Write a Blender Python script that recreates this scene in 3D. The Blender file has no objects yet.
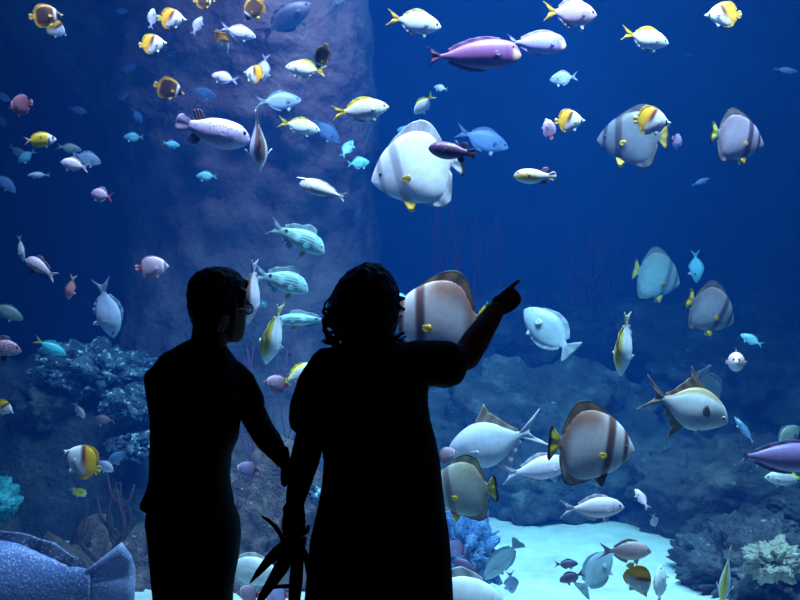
import bpy, bmesh, math, random
from mathutils import Vector, Matrix, noise
random.seed(7)
scene = bpy.context.scene
COL = scene.collection
PI = math.pi
F = 800.0            # focal length in pixels of the 800 x 600 frame
CZ = 1.6             # eye height of the camera

def at(px, py, Y):
    """world point at depth Y seen at a pixel of the photograph"""
    return Vector(((px - 400) / F * Y, Y, CZ - (py - 300) / F * Y))

# ------------------------------------------------------------------ objects
def link(name, me, mat=None, parent=None):
    o = bpy.data.objects.new(name, me)
    COL.objects.link(o)
    if mat is not None and len(me.materials) == 0:
        for m in (mat if isinstance(mat, (list, tuple)) else [mat]):
            me.materials.append(m)
    if parent is not None:
        o.parent = parent
    return o

def empty(name, loc=(0, 0, 0)):
    o = bpy.data.objects.new(name, None)
    o.empty_display_size = 0.1
    o.location = loc
    COL.objects.link(o)
    return o

def tag(o, label, cat, group=None, kind=None):
    o['label'] = label
    o['category'] = cat
    if group: o['group'] = group
    if kind: o['kind'] = kind
    return o

def struct(name, me, mat):
    o = link(name, me, mat)
    o['kind'] = 'structure'
    return o

def to_mesh(bm, name, smooth=True):
    bmesh.ops.recalc_face_normals(bm, faces=bm.faces[:])
    me = bpy.data.meshes.new(name)
    bm.to_mesh(me)
    bm.free()
    if smooth:
        for p in me.polygons: p.use_smooth = True
    return me

def box_mesh(name, lo, hi, bevel=0.0):
    bm = bmesh.new()
    r = bmesh.ops.create_cube(bm, size=1)
    for v in r['verts']:
        v.co = Vector([lo[i] + (v.co[i] + .5) * (hi[i] - lo[i]) for i in range(3)])
    if bevel:
        bmesh.ops.bevel(bm, geom=bm.edges[:], offset=bevel, segments=2, affect='EDGES')
    return to_mesh(bm, name, False)

# ------------------------------------------------------------------ shapes
def ring_stack(bm, rings, n=28, p=2.2, rot=0.0, origin=None):
    """closed loft of horizontal super-ellipse rings (z, cx, cy, hw, hd)"""
    loops = []
    ca, sa = math.cos(rot), math.sin(rot)
    ox, oy, oz = origin if origin else (0, 0, 0)
    for (z, cx, cy, hw, hd) in rings:
        lp = []
        for k in range(n):
            a = 2 * PI * k / n
            c, s = math.cos(a), math.sin(a)
            x = cx + hw * math.copysign(abs(c) ** (2 / p), c)
            y = cy + hd * math.copysign(abs(s) ** (2 / p), s)
            lp.append(bm.verts.new((ox + x * ca - y * sa, oy + x * sa + y * ca, oz + z)))
        loops.append(lp)
    for a, b in zip(loops, loops[1:]):
        for k in range(n):
            bm.faces.new((a[k], a[(k + 1) % n], b[(k + 1) % n], b[k]))
    bm.faces.new(loops[0][::-1]); bm.faces.new(loops[-1])

def tube(bm, pts, radii, n=12, flat=None, flatk=1.0):
    """closed tube through points; rounded ends; optional flattening along the vector FLAT"""
    pts = [Vector(p) for p in pts]
    if not isinstance(radii, (list, tuple)): radii = [radii] * len(pts)
    t0 = (pts[0] - pts[1]).normalized(); t1 = (pts[-1] - pts[-2]).normalized()
    P = [pts[0] + t0 * radii[0] * .8, pts[0] + t0 * radii[0] * .45] + pts + [pts[-1] + t1 * radii[-1] * .45, pts[-1] + t1 * radii[-1] * .8]
    R = [radii[0] * .35, radii[0] * .85] + list(radii) + [radii[-1] * .85, radii[-1] * .35]
    ref = None
    loops = []
    for i, p in enumerate(P):
        t = (P[min(i + 1, len(P) - 1)] - P[max(i - 1, 0)]).normalized()
        if ref is None:
            ref = t.orthogonal() if flat is None else (Vector(flat) - t * t.dot(Vector(flat)))
            ref.normalize()
        else:
            ref = ref - t * t.dot(ref)
            ref = ref.normalized() if ref.length > 1e-6 else t.orthogonal().normalized()
        b = t.cross(ref)
        loops.append([bm.verts.new(p + ref * (R[i] * flatk * math.cos(2 * PI * k / n)) + b * (R[i] * math.sin(2 * PI * k / n))) for k in range(n)])
    for a, b in zip(loops, loops[1:]):
        for k in range(n):
            bm.faces.new((a[k], a[(k + 1) % n], b[(k + 1) % n], b[k]))
    bm.faces.new(loops[0][::-1]); bm.faces.new(loops[-1])

def ball(bm, c, r, seg=16, rot=None):
    r = (r, r, r) if not isinstance(r, (tuple, list)) else r
    m = Matrix.Translation(c)
    if rot is not None: m = m @ rot
    m = m @ Matrix.Diagonal((r[0], r[1], r[2], 1))
    bmesh.ops.create_uvsphere(bm, u_segments=seg, v_segments=seg // 2 + 2, radius=1, matrix=m)

def fused(bm, name, voxel, smooth=4, displace=None):
    """one continuous surface out of the overlapping shapes in BM"""
    me = to_mesh(bm, name + '_raw')
    o = bpy.data.objects.new(name + '_raw', me)
    COL.objects.link(o)
    md = o.modifiers.new('fuse', 'REMESH'); md.mode = 'VOXEL'; md.voxel_size = voxel; md.use_smooth_shade = True
    if smooth:
        sm = o.modifiers.new('soft', 'SMOOTH'); sm.factor = .5; sm.iterations = smooth
    dg = bpy.context.evaluated_depsgraph_get()
    dg.update()
    out = bpy.data.meshes.new_from_object(o.evaluated_get(dg))
    out.name = name
    COL.objects.unlink(o); bpy.data.objects.remove(o); bpy.data.meshes.remove(me)
    if displace:
        for v in out.vertices: v.co = v.co + displace(v.co, v.normal)
    for p in out.polygons: p.use_smooth = True
    return out

# ------------------------------------------------------------------ materials
def new_mat(name):
    m = bpy.data.materials.new(name); m.use_nodes = True
    nt = m.node_tree; nt.nodes.clear()
    return m, nt, nt.nodes, nt.links

def simple_mat(name, color, rough=.6, noise_scale=20, var=.25, bump=0.0, metallic=0.0, spec=.4):
    m, nt, N, L = new_mat(name)
    out = N.new('ShaderNodeOutputMaterial'); b = N.new('ShaderNodeBsdfPrincipled')
    L.new(b.outputs[0], out.inputs[0])
    tc = N.new('ShaderNodeTexCoord'); nz = N.new('ShaderNodeTexNoise')
    nz.inputs['Scale'].default_value = noise_scale; nz.inputs['Detail'].default_value = 5
    L.new(tc.outputs['Object'], nz.inputs['Vector'])
    cr = N.new('ShaderNodeValToRGB')
    cr.color_ramp.elements[0].position = .3; cr.color_ramp.elements[1].position = .7
    cr.color_ramp.elements[0].color = [c * (1 - var) for c in color] + [1]
    cr.color_ramp.elements[1].color = [min(1, c * (1 + var)) for c in color] + [1]
    L.new(nz.outputs['Fac'], cr.inputs[0]); L.new(cr.outputs[0], b.inputs['Base Color'])
    b.inputs['Roughness'].default_value = rough; b.inputs['Metallic'].default_value = metallic
    b.inputs['Specular IOR Level'].default_value = spec
    if bump:
        bp = N.new('ShaderNodeBump'); bp.inputs['Strength'].default_value = bump; bp.inputs['Distance'].default_value = .02
        L.new(nz.outputs['Fac'], bp.inputs['Height']); L.new(bp.outputs[0], b.inputs['Normal'])
    return m

def rock_mat(name, stops, scale=3.0, patch=None, patch_scale=6.0, patch_cut=.58, bump=.7):
    """mottled rock; PATCH is the colour of encrusting coral growth"""
    m, nt, N, L = new_mat(name)
    out = N.new('ShaderNodeOutputMaterial'); b = N.new('ShaderNodeBsdfPrincipled')
    L.new(b.outputs[0], out.inputs[0])
    tc = N.new('ShaderNodeTexCoord')
    n1 = N.new('ShaderNodeTexNoise'); n1.inputs['Scale'].default_value = scale; n1.inputs['Detail'].default_value = 9; n1.inputs['Roughness'].default_value = .65
    L.new(tc.outputs['Object'], n1.inputs['Vector'])
    cr = N.new('ShaderNodeValToRGB'); e = cr.color_ramp.elements
    e[0].position, e[1].position = stops[0][0], stops[-1][0]
    e[0].color = list(stops[0][1]) + [1]; e[1].color = list(stops[-1][1]) + [1]
    for s in stops[1:-1]:
        x = e.new(s[0]); x.color = list(s[1]) + [1]
    L.new(n1.outputs['Fac'], cr.inputs[0])
    colour = cr.outputs[0]
    n2 = N.new('ShaderNodeTexNoise'); n2.inputs['Scale'].default_value = scale * 7; n2.inputs['Detail'].default_value = 6
    L.new(tc.outputs['Object'], n2.inputs['Vector'])
    if patch:
        n3 = N.new('ShaderNodeTexNoise'); n3.inputs['Scale'].default_value = patch_scale; n3.inputs['Detail'].default_value = 7; n3.inputs['Roughness'].default_value = .7
        L.new(tc.outputs['Object'], n3.inputs['Vector'])
        r3 = N.new('ShaderNodeValToRGB'); r3.color_ramp.elements[0].position = patch_cut; r3.color_ramp.elements[1].position = patch_cut + .1
        L.new(n3.outputs['Fac'], r3.inputs[0])
        mx = N.new('ShaderNodeMix'); mx.data_type = 'RGBA'
        L.new(r3.outputs[0], mx.inputs['Factor']); L.new(colour, mx.inputs['A']); mx.inputs['B'].default_value = list(patch) + [1]
        colour = mx.outputs['Result']
    L.new(colour, b.inputs['Base Color'])
    b.inputs['Roughness'].default_value = .9; b.inputs['Specular IOR Level'].default_value = .15
    bp = N.new('ShaderNodeBump'); bp.inputs['Strength'].default_value = bump; bp.inputs['Distance'].default_value = .05
    L.new(n2.outputs['Fac'], bp.inputs['Height']); L.new(bp.outputs[0], b.inputs['Normal'])
    return m

def skin_mat(name, scales=70, bump=.12, rough=.42, translucent=0.0, speck=None, spec_scale=60):
    """fish skin or fin: the animal's own pattern, broken up by scales"""
    m, nt, N, L = new_mat(name)
    out = N.new('ShaderNodeOutputMaterial'); b = N.new('ShaderNodeBsdfPrincipled')
    at_ = N.new('ShaderNodeAttribute'); at_.attribute_name = 'Col'
    tc = N.new('ShaderNodeTexCoord'); nz = N.new('ShaderNodeTexNoise'); nz.inputs['Scale'].default_value = 14; nz.inputs['Detail'].default_value = 4
    L.new(tc.outputs['Object'], nz.inputs['Vector'])
    mr = N.new('ShaderNodeMapRange'); mr.inputs[1].default_value = .25; mr.inputs[2].default_value = .75; mr.inputs[3].default_value = .82; mr.inputs[4].default_value = 1.08
    L.new(nz.outputs['Fac'], mr.inputs[0])
    mu = N.new('ShaderNodeMix'); mu.data_type = 'RGBA'; mu.blend_type = 'MULTIPLY'; mu.inputs['Factor'].default_value = 1
    L.new(at_.outputs['Color'], mu.inputs['A']); L.new(mr.outputs[0], mu.inputs['B'])
    colour = mu.outputs['Result']
    vo = N.new('ShaderNodeTexVoronoi'); vo.inputs['Scale'].default_value = scales
    L.new(tc.outputs['Object'], vo.inputs['Vector'])
    if speck:
        v2 = N.new('ShaderNodeTexVoronoi'); v2.inputs['Scale'].default_value = spec_scale
        L.new(tc.outputs['Object'], v2.inputs['Vector'])
        cr = N.new('ShaderNodeValToRGB'); cr.color_ramp.elements[0].position = .22; cr.color_ramp.elements[1].position = .36
        cr.color_ramp.elements[0].color = (1, 1, 1, 1); cr.color_ramp.elements[1].color = (0, 0, 0, 1)
        L.new(v2.outputs['Distance'], cr.inputs[0])
        m2 = N.new('ShaderNodeMix'); m2.data_type = 'RGBA'
        L.new(cr.outputs[0], m2.inputs['Factor']); L.new(colour, m2.inputs['A']); m2.inputs['B'].default_value = list(speck) + [1]
        colour = m2.outputs['Result']
    L.new(colour, b.inputs['Base Color'])
    b.inputs['Roughness'].default_value = rough; b.inputs['Specular IOR Level'].default_value = .45
    bp = N.new('ShaderNodeBump'); bp.inputs['Strength'].default_value = bump; bp.inputs['Distance'].default_value = .01
    L.new(vo.outputs['Distance'], bp.inputs['Height']); L.new(bp.outputs[0], b.inputs['Normal'])
    if translucent:
        tr = N.new('ShaderNodeBsdfTranslucent'); L.new(colour, tr.inputs['Color'])
        ms = N.new('ShaderNodeMixShader'); ms.inputs[0].default_value = translucent
        L.new(b.outputs[0], ms.inputs[1]); L.new(tr.outputs[0], ms.inputs[2]); L.new(ms.outputs[0], out.inputs[0])
    else:
        L.new(b.outputs[0], out.inputs[0])
    return m

M = {}
M['fish'] = skin_mat('fish_skin', scales=85, bump=.06)
M['fin'] = skin_mat('fish_fin', scales=40, bump=.05, rough=.5, translucent=.35)
M['speckled'] = skin_mat('speckled_fish_skin', speck=(.36, .42, .68), spec_scale=95, bump=.25)
M['fin_speckled'] = skin_mat('speckled_fish_fin', scales=40, bump=.1, translucent=.25, speck=(.5, .58, .9), spec_scale=80)
M['spotted'] = skin_mat('dotted_fish_skin', speck=(.75, .6, .7), spec_scale=34)
M['blotched'] = skin_mat('blotched_puffer_skin', speck=(.30, .2, .42), spec_scale=22, bump=.2)
M['iris'] = simple_mat('fish_iris', (.75, .68, .45), .2, 40, .1)
M['dark_iris'] = simple_mat('fish_dark_iris', (.10, .08, .08), .15, 40, .1)
M['pupil'] = simple_mat('fish_pupil', (.006, .006, .008), .1, 40, .1)
# ------------------------------------------------------------------ fish
def interp(pts, s):
    """smooth curve through (s, value...) rows"""
    n = len(pts)
    if s <= pts[0][0]: return pts[0][1:]
    if s >= pts[-1][0]: return pts[-1][1:]
    i = 0
    while pts[i + 1][0] < s: i += 1
    x0, x1 = pts[i][0], pts[i + 1][0]; h = x1 - x0; t = (s - x0) / h
    res = []
    for c in range(1, len(pts[0])):
        def slope(j):
            if j == 0: return (pts[1][c] - pts[0][c]) / (pts[1][0] - pts[0][0])
            if j == n - 1: return (pts[-1][c] - pts[-2][c]) / (pts[-1][0] - pts[-2][0])
            return (pts[j + 1][c] - pts[j - 1][c]) / (pts[j + 1][0] - pts[j - 1][0])
        a, b_ = pts[i][c], pts[i + 1][c]; m0, m1 = slope(i) * h, slope(i + 1) * h
        res.append((2*t**3-3*t**2+1)*a + (t**3-2*t**2+t)*m0 + (-2*t**3+3*t**2)*b_ + (t**3-t**2)*m1)
    return res

def mix(a, b, t):
    t = max(0, min(1, t))
    return tuple(x + (y - x) * t for x, y in zip(a, b))
def sst(a, b, x):
    t = max(0, min(1, (x - a) / (b - a))); return t * t * (3 - 2 * t)
def band(x, a, b, soft=.015):
    return sst(a - soft, a + soft, x) * (1 - sst(b - soft, b + soft, x))

WHITE = (.86, .86, .9); SILVER = (.70, .74, .80); YEL = (.95, .66, .03); ORANGE = (.90, .36, .02)
BLACK = (.012, .01, .014); BROWN = (.10, .04, .02); PURPLE = (.36, .16, .40); PALE = (.62, .56, .78)
TEAL = (.22, .62, .70); GREYB = (.34, .42, .52); PINK = (.66, .38, .44); YELLG = (.78, .78, .04)

# outlines: rows of (distance from nose, upper edge, lower edge), whole length incl. tail = 1
OUT = {
 'butterfly': [(0,.012,-.016),(.05,.03,-.04),(.11,.08,-.08),(.2,.19,-.15),(.33,.29,-.24),(.5,.335,-.3),(.66,.31,-.3),(.77,.22,-.22),(.83,.11,-.11),(.87,.07,-.07)],
 'disc': [(0,.01,-.03),(.05,.07,-.07),(.12,.17,-.15),(.25,.28,-.25),(.42,.34,-.32),(.6,.33,-.33),(.74,.24,-.25),(.81,.12,-.12),(.86,.08,-.08)],
 'silver': [(0,.0,-.012),(.04,.05,-.05),(.12,.11,-.10),(.27,.165,-.16),(.43,.175,-.175),(.58,.135,-.135),(.7,.06,-.06),(.78,.03,-.03)],
 'batfish': [(0,.0,-.03),(.03,.06,-.075),(.09,.15,-.14),(.2,.27,-.24),(.36,.36,-.32),(.54,.39,-.37),(.7,.33,-.34),(.79,.19,-.2),(.84,.08,-.08),(.88,.06,-.06)],
 'naso': [(0,.0,-.04),(.025,.06,-.075),(.09,.12,-.105),(.24,.155,-.145),(.43,.15,-.155),(.62,.10,-.11),(.78,.035,-.04),(.87,.02,-.02)],
 'puffer': [(0,.02,-.03),(.04,.08,-.075),(.15,.15,-.14),(.35,.175,-.19),(.55,.15,-.165),(.7,.09,-.1),(.82,.055,-.06)],
 'sweetlips': [(0,-.03,-.055),(.05,.05,-.085),(.14,.125,-.115),(.3,.165,-.135),(.5,.14,-.125),(.68,.075,-.07),(.8,.045,-.045)],
 'surgeon': [(0,.0,-.03),(.04,.06,-.07),(.14,.14,-.14),(.32,.21,-.2),(.5,.215,-.21),(.67,.15,-.15),(.78,.06,-.06),(.84,.04,-.04)],
 'grouper': [(0,-.02,-.06),(.06,.06,-.09),(.18,.13,-.14),(.36,.17,-.16),(.55,.15,-.14),(.72,.085,-.085),(.83,.06,-.06)],
 'bream': [(0,-.005,-.02),(.04,.05,-.05),(.12,.11,-.095),(.28,.155,-.14),(.45,.15,-.145),(.6,.10,-.10),(.72,.045,-.045),(.79,.03,-.03)],
 'pompano': [(0,-.02,-.04),(.03,.05,-.07),(.1,.13,-.12),(.24,.21,-.19),(.38,.235,-.22),(.52,.19,-.18),(.66,.08,-.08),(.76,.025,-.025)],
}
WID = {'butterfly':.065,'disc':.075,'silver':.075,'batfish':.075,'naso':.085,'puffer':.145,'sweetlips':.10,'surgeon':.075,'grouper':.12,'bream':.085,'pompano':.085}
TAIL = {  # tip line of the tail fin (distance behind the nose, height), from top lobe to bottom lobe
 'round': [(.93,.115),(.975,.10),(.995,.05),(1,0),(.995,-.05),(.975,-.10),(.93,-.115)],
 'square': [(.985,.12),(.985,.07),(.975,.03),(.973,0),(.975,-.03),(.985,-.07),(.985,-.12)],
 'fork': [(1,.14),(.95,.09),(.9,.04),(.88,0),(.9,-.04),(.95,-.09),(1,-.14)],
 'deepfork': [(1,.20),(.93,.12),(.86,.05),(.83,0),(.86,-.05),(.93,-.12),(1,-.20)],
 'lunate': [(1,.115),(.965,.075),(.945,.035),(.94,0),(.945,-.035),(.965,-.075),(1,-.115)],
 'tall': [(.955,.20),(.985,.15),(.985,.07),(.98,0),(.985,-.07),(.985,-.15),(.955,-.20)],
 'fan': [(.95,.17),(.985,.13),(1,.07),(1.003,0),(1,-.07),(.985,-.13),(.95,-.17)],
}

def width_at(shape, s):
    bl = OUT[shape][-1][0]; u = s / bl; W = WID[shape]
    if shape in ('puffer',): return W * (sst(-.12, .3, u) * (1 - .86 * sst(.45, 1.02, u)))
    return W * (sst(-.1, .36, u)) * (1 - .88 * sst(.42, 1.0, u))

def set_col(me, cols):
    a = me.color_attributes.new('Col', 'FLOAT_COLOR', 'POINT')
    flat = []
    for c in cols: flat.extend((c[0], c[1], c[2], 1.0))
    a.data.foreach_set('color', flat)

def body_mesh(name, shape, colf, N=60, Mr=48):
    rows = OUT[shape]; bl = rows[-1][0]
    bm = bmesh.new(); cols = []
    loops = []
    for i in range(N + 1):
        u = i / N
        s = bl * (.5 * u + .5 * (1 - math.cos(PI * u)) / 2) if True else bl * u
        tp, bt = interp(rows, s)
        w = width_at(shape, s)
        if i == 0: tp, bt = tp - .004, bt + .004
        zc, hz = (tp + bt) / 2, max(.003, (tp - bt) / 2)
        lp = []
        for k in range(Mr):
            a = 2 * PI * k / Mr
            c, sn = math.cos(a), math.sin(a)
            y = w * math.copysign(abs(c) ** 1.15, c)
            z = zc + hz * math.copysign(abs(sn) ** .9, sn)
            lp.append(bm.verts.new((.5 - s, y, z)))
            cols.append(colf(s, sn, z))
        loops.append(lp)
    for a, b in zip(loops, loops[1:]):
        for k in range(Mr):
            bm.faces.new((a[k], a[(k+1) % Mr], b[(k+1) % Mr], b[k]))
    bm.faces.new(loops[0][::-1]); bm.faces.new(loops[-1])
    me = to_mesh(bm, name); set_col(me, cols)
    return me

def resample(pts, n):
    out = []
    for i in range(n):
        f = i / (n - 1) * (len(pts) - 1); j = min(int(f), len(pts) - 2); t = f - j
        out.append(tuple(a + (b - a) * t for a, b in zip(pts[j], pts[j + 1])))
    return out

def fin_mesh(name, base, tip, c0, c1, thick=.006, n=17, rows=6, xf=None, edge=None):
    """fin between a base line and a tip line of (x, z) points; a solid that thins towards the edge, with rays"""
    B, T = resample(base, n), resample(tip, n)
    bm = bmesh.new(); cols = []
    sheets = []
    for side in (1, -1):
        g = []
        for r in range(rows + 1):
            t = r / rows; row = []
            for k in range(n):
                x = B[k][0] + (T[k][0] - B[k][0]) * t; z = B[k][1] + (T[k][1] - B[k][1]) * t
                th = thick * (1 - .8 * t) * (1.0 if k % 2 else .55)
                wob = .006 * math.sin(k * .9) * t
                v = Vector((x, side * th + wob, z))
                if xf is not None: v = xf @ v
                row.append(bm.verts.new(v))
                c = mix(c0, c1, t ** 2.2 if edge is not None else t)
                if k % 2 == 0: c = tuple(q * .86 for q in c)
                if edge is not None and t > .8: c = edge
                cols.append(c)
            g.append(row)
        sheets.append(g)
    a, b = sheets
    for r in range(rows):
        for k in range(n - 1):
            bm.faces.new((a[r][k], a[r][k+1], a[r+1][k+1], a[r+1][k]))
            bm.faces.new((b[r][k], b[r+1][k], b[r+1][k+1], b[r][k+1]))
    for k in range(n - 1):
        bm.faces.new((a[rows][k], a[rows][k+1], b[rows][k+1], b[rows][k])); bm.faces.new((a[0][k], b[0][k], b[0][k+1], a[0][k+1]))
    for r in range(rows):
        bm.faces.new((a[r][0], a[r+1][0], b[r+1][0], b[r][0])); bm.faces.new((a[r][-1], b[r][-1], b[r+1][-1], a[r+1][-1]))
    me = to_mesh(bm, name); set_col(me, cols)
    return me

def eye_mesh(name, x, z, y, r, iris):
    bm = bmesh.new(); s = 1 if y > 0 else -1
    bmesh.ops.create_uvsphere(bm, u_segments=14, v_segments=10, radius=1, matrix=Matrix.Translation((x, y, z)) @ Matrix.Rotation(s * -PI/2, 4, 'X') @ Matrix.Diagonal((r, r, r*.6, 1)))
    me = to_mesh(bm, name); me.materials.append(iris); me.materials.append(M['pupil'])
    for p in me.polygons:
        d = Vector((p.center.x - x, 0, p.center.z - z)).length
        p.material_index = 1 if d < r * .62 and (p.center.y - y) * s > 0 else 0
    return me

SPEC = {}
def species(key, shape, colf, tail='fork', tailc=(SILVER, SILVER), dorsal=None, anal=None, pect=None, pelvic=None, eye=(.1, .03, .016), mat='fish', iris='iris', horn=False, tail_edge=None, labels=None):
    """dorsal / anal: (start, end, [heights], sweep, colour at base, colour at edge)"""
    SPEC[key] = dict(shape=shape, colf=colf, tail=tail, tailc=tailc, dorsal=dorsal, anal=anal, pect=pect, pelvic=pelvic, eye=eye, mat=mat, iris=iris, horn=horn, tail_edge=tail_edge, labels=labels or {})

CACHE = {}
def fish_parts(key):
    if key in CACHE: return CACHE[key]
    S = SPEC[key]; sh = S['shape']; rows = OUT[sh]; bl = rows[-1][0]
    parts = [('body', body_mesh(key + '_body', sh, S['colf']), M[S['mat']])]
    tp, bt = interp(rows, bl)
    h = (tp - bt) / 2; zc = (tp + bt) / 2
    parts.append(('tail_fin', fin_mesh(key + '_tail', [(.5 - bl + .02, zc + h), (.5 - bl + .02, zc), (.5 - bl + .02, zc - h)],
                  [(.5 - x, zc + z) for x, z in TAIL[S['tail']]], S['tailc'][0], S['tailc'][1], .010, edge=S['tail_edge']), M['fin_speckled' if S['mat'] == 'speckled' else 'fin']))
    for nm, idx in (('dorsal', 0), ('anal', 1)):
        d = S[nm]
        if not d: continue
        s0, s1, hs, sweep, c0, c1 = d
        sg = 1 if idx == 0 else -1
        base, tip = [], []
        hh = resample([(q,) for q in hs], 13)
        for k in range(13):
            s = s0 + (s1 - s0) * k / 12
            z = interp(rows, s)[idx]
            base.append((.5 - s, z - sg * .02)); tip.append((.5 - s - sweep * hh[k][0], z + sg * hh[k][0]))
        parts.append((nm + '_fin', fin_mesh(key + '_' + nm, base, tip, c0, c1, .007, n=25, rows=9, edge=(.03, .025, .025) if sh == 'batfish' and key != 'bat_white' else None), M['fin_speckled' if S['mat'] == 'speckled' else 'fin']))
    if S['pect']:
        s, z, ln, dr, c0, c1 = S['pect']       # place, length, droop angle
        w = width_at(sh, s)
        tp, bt = interp(rows, s); q = abs((z - (tp+bt)/2) / ((tp-bt)/2)); w *= math.sqrt(max(.05, 1 - q*q)) 
        for side in (1, -1):
            xf = Matrix.Translation((.5 - s, side * w * .9, z)) @ Matrix.Rotation(-side * math.radians(24), 4, 'Z') @ Matrix.Rotation(-math.radians(dr), 4, 'Y')
            parts.append(('pectoral_fin', fin_mesh(key + '_pect', [(0, ln*.13), (0, 0), (0, -ln*.13)], [(-ln*.75, ln*.42), (-ln*.98, ln*.18), (-ln, -.05*ln), (-ln*.8, -ln*.28), (-ln*.45, -ln*.36)], c0, c1, .004, n=9, rows=4, xf=xf), M['fin']))
    if S['pelvic']:
        s, ln, c0, c1 = S['pelvic']
        z = interp(rows, s)[1]
        for side in (1, -1):
            xf = Matrix.Translation((.5 - s, side * .012, z + .02)) @ Matrix.Rotation(side * math.radians(16), 4, 'X')
            parts.append(('pelvic_fin', fin_mesh(key + '_pelvic', [(.02, 0), (0, 0), (-.02, 0)], [(-ln*.25, -ln), (-ln*.5, -ln*.95), (-ln*.75, -ln*.55)], c0, c1, .006, n=7, rows=4, xf=xf), M['fin']))
    es, ez, er = S['eye']
    tp, bt = interp(rows, es); q = (ez - (tp+bt)/2) / max(.01, (tp-bt)/2)
    w = width_at(sh, es) * max(.1, 1 - min(1, q*q)) ** .55
    for side in (1, -1):
        parts.append(('eye', eye_mesh(key + '_eye', .5 - es, ez, side * (w - er*.12), er, M[S['iris']]), None))
    if S['horn']:
        bm = bmesh.new()
        z0 = interp(rows, .06)[0]
        tube(bm, [(.5 - .10, 0, z0 - .005), (.5 - .0, 0, z0 - .01), (.5 + .09, 0, z0 - .018)], [.032, .024, .012], 12)
        me = to_mesh(bm, key + '_horn'); set_col(me, [S['colf'](.1, .5, .1)] * len(me.vertices))
        parts.append(('horn', me, M['fish']))
    CACHE[key] = parts
    return parts

NAMES = {'butterfly': 'butterflyfish', 'disc': 'butterflyfish', 'silver': 'silver_fish', 'batfish': 'batfish', 'naso': 'unicornfish', 'puffer': 'pufferfish',
         'sweetlips': 'sweetlips', 'surgeon': 'surgeonfish', 'grouper': 'grouper', 'bream': 'bream', 'pompano': 'pompano'}
def fish(key, cx, cy, Lpx, face, tilt, yaw, Y, label, group=None, h=1.0, roll=0.0, wy=1.0, name=None):
    S = Lpx * Y / F
    sg = 1 if face == 'R' else -1
    yz = math.radians(yaw) if face == 'R' else PI - math.radians(yaw)
    R = Matrix.Rotation(-sg * math.radians(tilt), 4, 'Y') @ Matrix.Rotation(yz, 4, 'Z') @ Matrix.Rotation(sg * math.radians(roll), 4, 'X')
    root = empty(name or NAMES[SPEC[key]['shape']])
    root.matrix_world = Matrix.Translation(at(cx, cy, Y)) @ R @ Matrix.Diagonal((S, S * wy, S * h, 1))
    tag(root, label, 'fish', group)
    for nm, me, mt in fish_parts(key):
        o = link(nm, me, mt, root)
        if nm in SPEC[key]['labels']: o['label'] = SPEC[key]['labels'][nm]
    return root

# --- colour patterns of the kinds
def c_auriga(s, t, z):
    c = mix((.90, .88, .93), (.78, .74, .86), sst(.2, .5, s) * .6)
    d = s + .16 * t
    if t > -.9:
        c = mix(c, (.16, .05, .02), sst(.46, .53, d) * sst(-.6, .2, t))
    c = mix(c, ORANGE, sst(.57, .64, d)); c = mix(c, (.95, .54, .02), sst(.62, .74, d))
    c = mix(c, BLACK, band(s, .105, .155, .012) * (1 - .9 * sst(.2, .7, t)))
    return c
def c_raccoon(s, t, z):
    c = mix((.14, .06, .022), (.06, .024, .012), sst(.3, .6, s))
    c = mix(c, (.75, .36, .02), sst(.7, .97, abs(t)) * .9); c = mix(c, (.75, .38, .03), sst(.74, .83, s))
    c = mix(c, BLACK, band(s, .09, .19)); c = mix(c, WHITE, band(s, .2, .27))
    return mix(c, (.8, .5, .15), 1 - sst(.05, .09, s))
def c_collare(base):
    def f(s, t, z):
        c = mix(base, tuple(q * .72 for q in base), sst(.4, .8, s))
        c = mix(c, (.8, .72, .85), band(s, .15, .21)); c = mix(c, tuple(q*.4 for q in base), band(s, .09, .14))
        return mix(c, (.45, .05, .08), sst(.76, .8, s))
    return f
def c_silver(body, back=None, backcut=.55):
    def f(s, t, z):
        c = mix(body, tuple(min(1, q * 1.12) for q in body), sst(.3, -.6, t) if False else sst(-.2, .9, -t))
        if back: c = mix(c, back, sst(backcut, backcut + .2, t) * sst(.22, .34, s)); c = mix(c, back, sst(.68, .76, s) if back else 0)
        c = mix(c, tuple(q * .55 for q in body), band(s + .03 * t * t, .185, .20, .012) * (1 - t * t)); c = mix(c, tuple(q * .6 for q in body), band(t, -.45, -.25, .06) * (1 - sst(.03, .06, s))); c = mix(c, tuple(q * .78 for q in body), band(t - .25 * (s - .4), .22, .3, .04) * band(s, .22, .7, .03))
        return c
    return f
def c_bat(body, bar, top, edge=(.5, .42, .06)):
    def f(s, t, z):
        c = mix(body, top, sst(.0, .8, t) * sst(.22, .5, s))
        c = mix(c, top, sst(.70, .80, s) * .8)
        c = mix(c, bar, band(s, .085, .145, .018))
        c = mix(c, bar, band(s + .02 * t, .265, .36, .02))
        return c
    return f
def c_naso(body, snout=(.75, .45, .35)):
    def f(s, t, z):
        c = mix(body, tuple(q * .62 for q in body), sst(.1, .9, -t))  # belly side darkened in the colour, like shade under overhead lamps
        c = mix(c, snout, (1 - sst(.06, .115, s)) * band(t, -.75, .35, .2))
        return mix(c, tuple(q * .5 for q in body), band(s, .15, .165, .008) * .7)
    return f
def c_plain(a, b=None, b_at=0.0, soft=.5):
    b = b or a
    def f(s, t, z): return mix(b, a, sst(b_at - soft, b_at + soft, t))
    return f
def c_sweet(s, t, z):
    c = mix((.42, .72, .72), (.30, .66, .78), sst(-.3, .8, t))
    ln = .5 + .5 * math.cos((t * .9 + s * .35) * 27)
    if s > .17: c = mix(c, (.02, .09, .13), sst(.55, .85, ln) * .9 * sst(-.8, -.45, t))
    d = math.hypot((s - .70), (z - .03)); c = mix(c, BLACK, 1 - sst(.022, .034, d))
    return c
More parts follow.
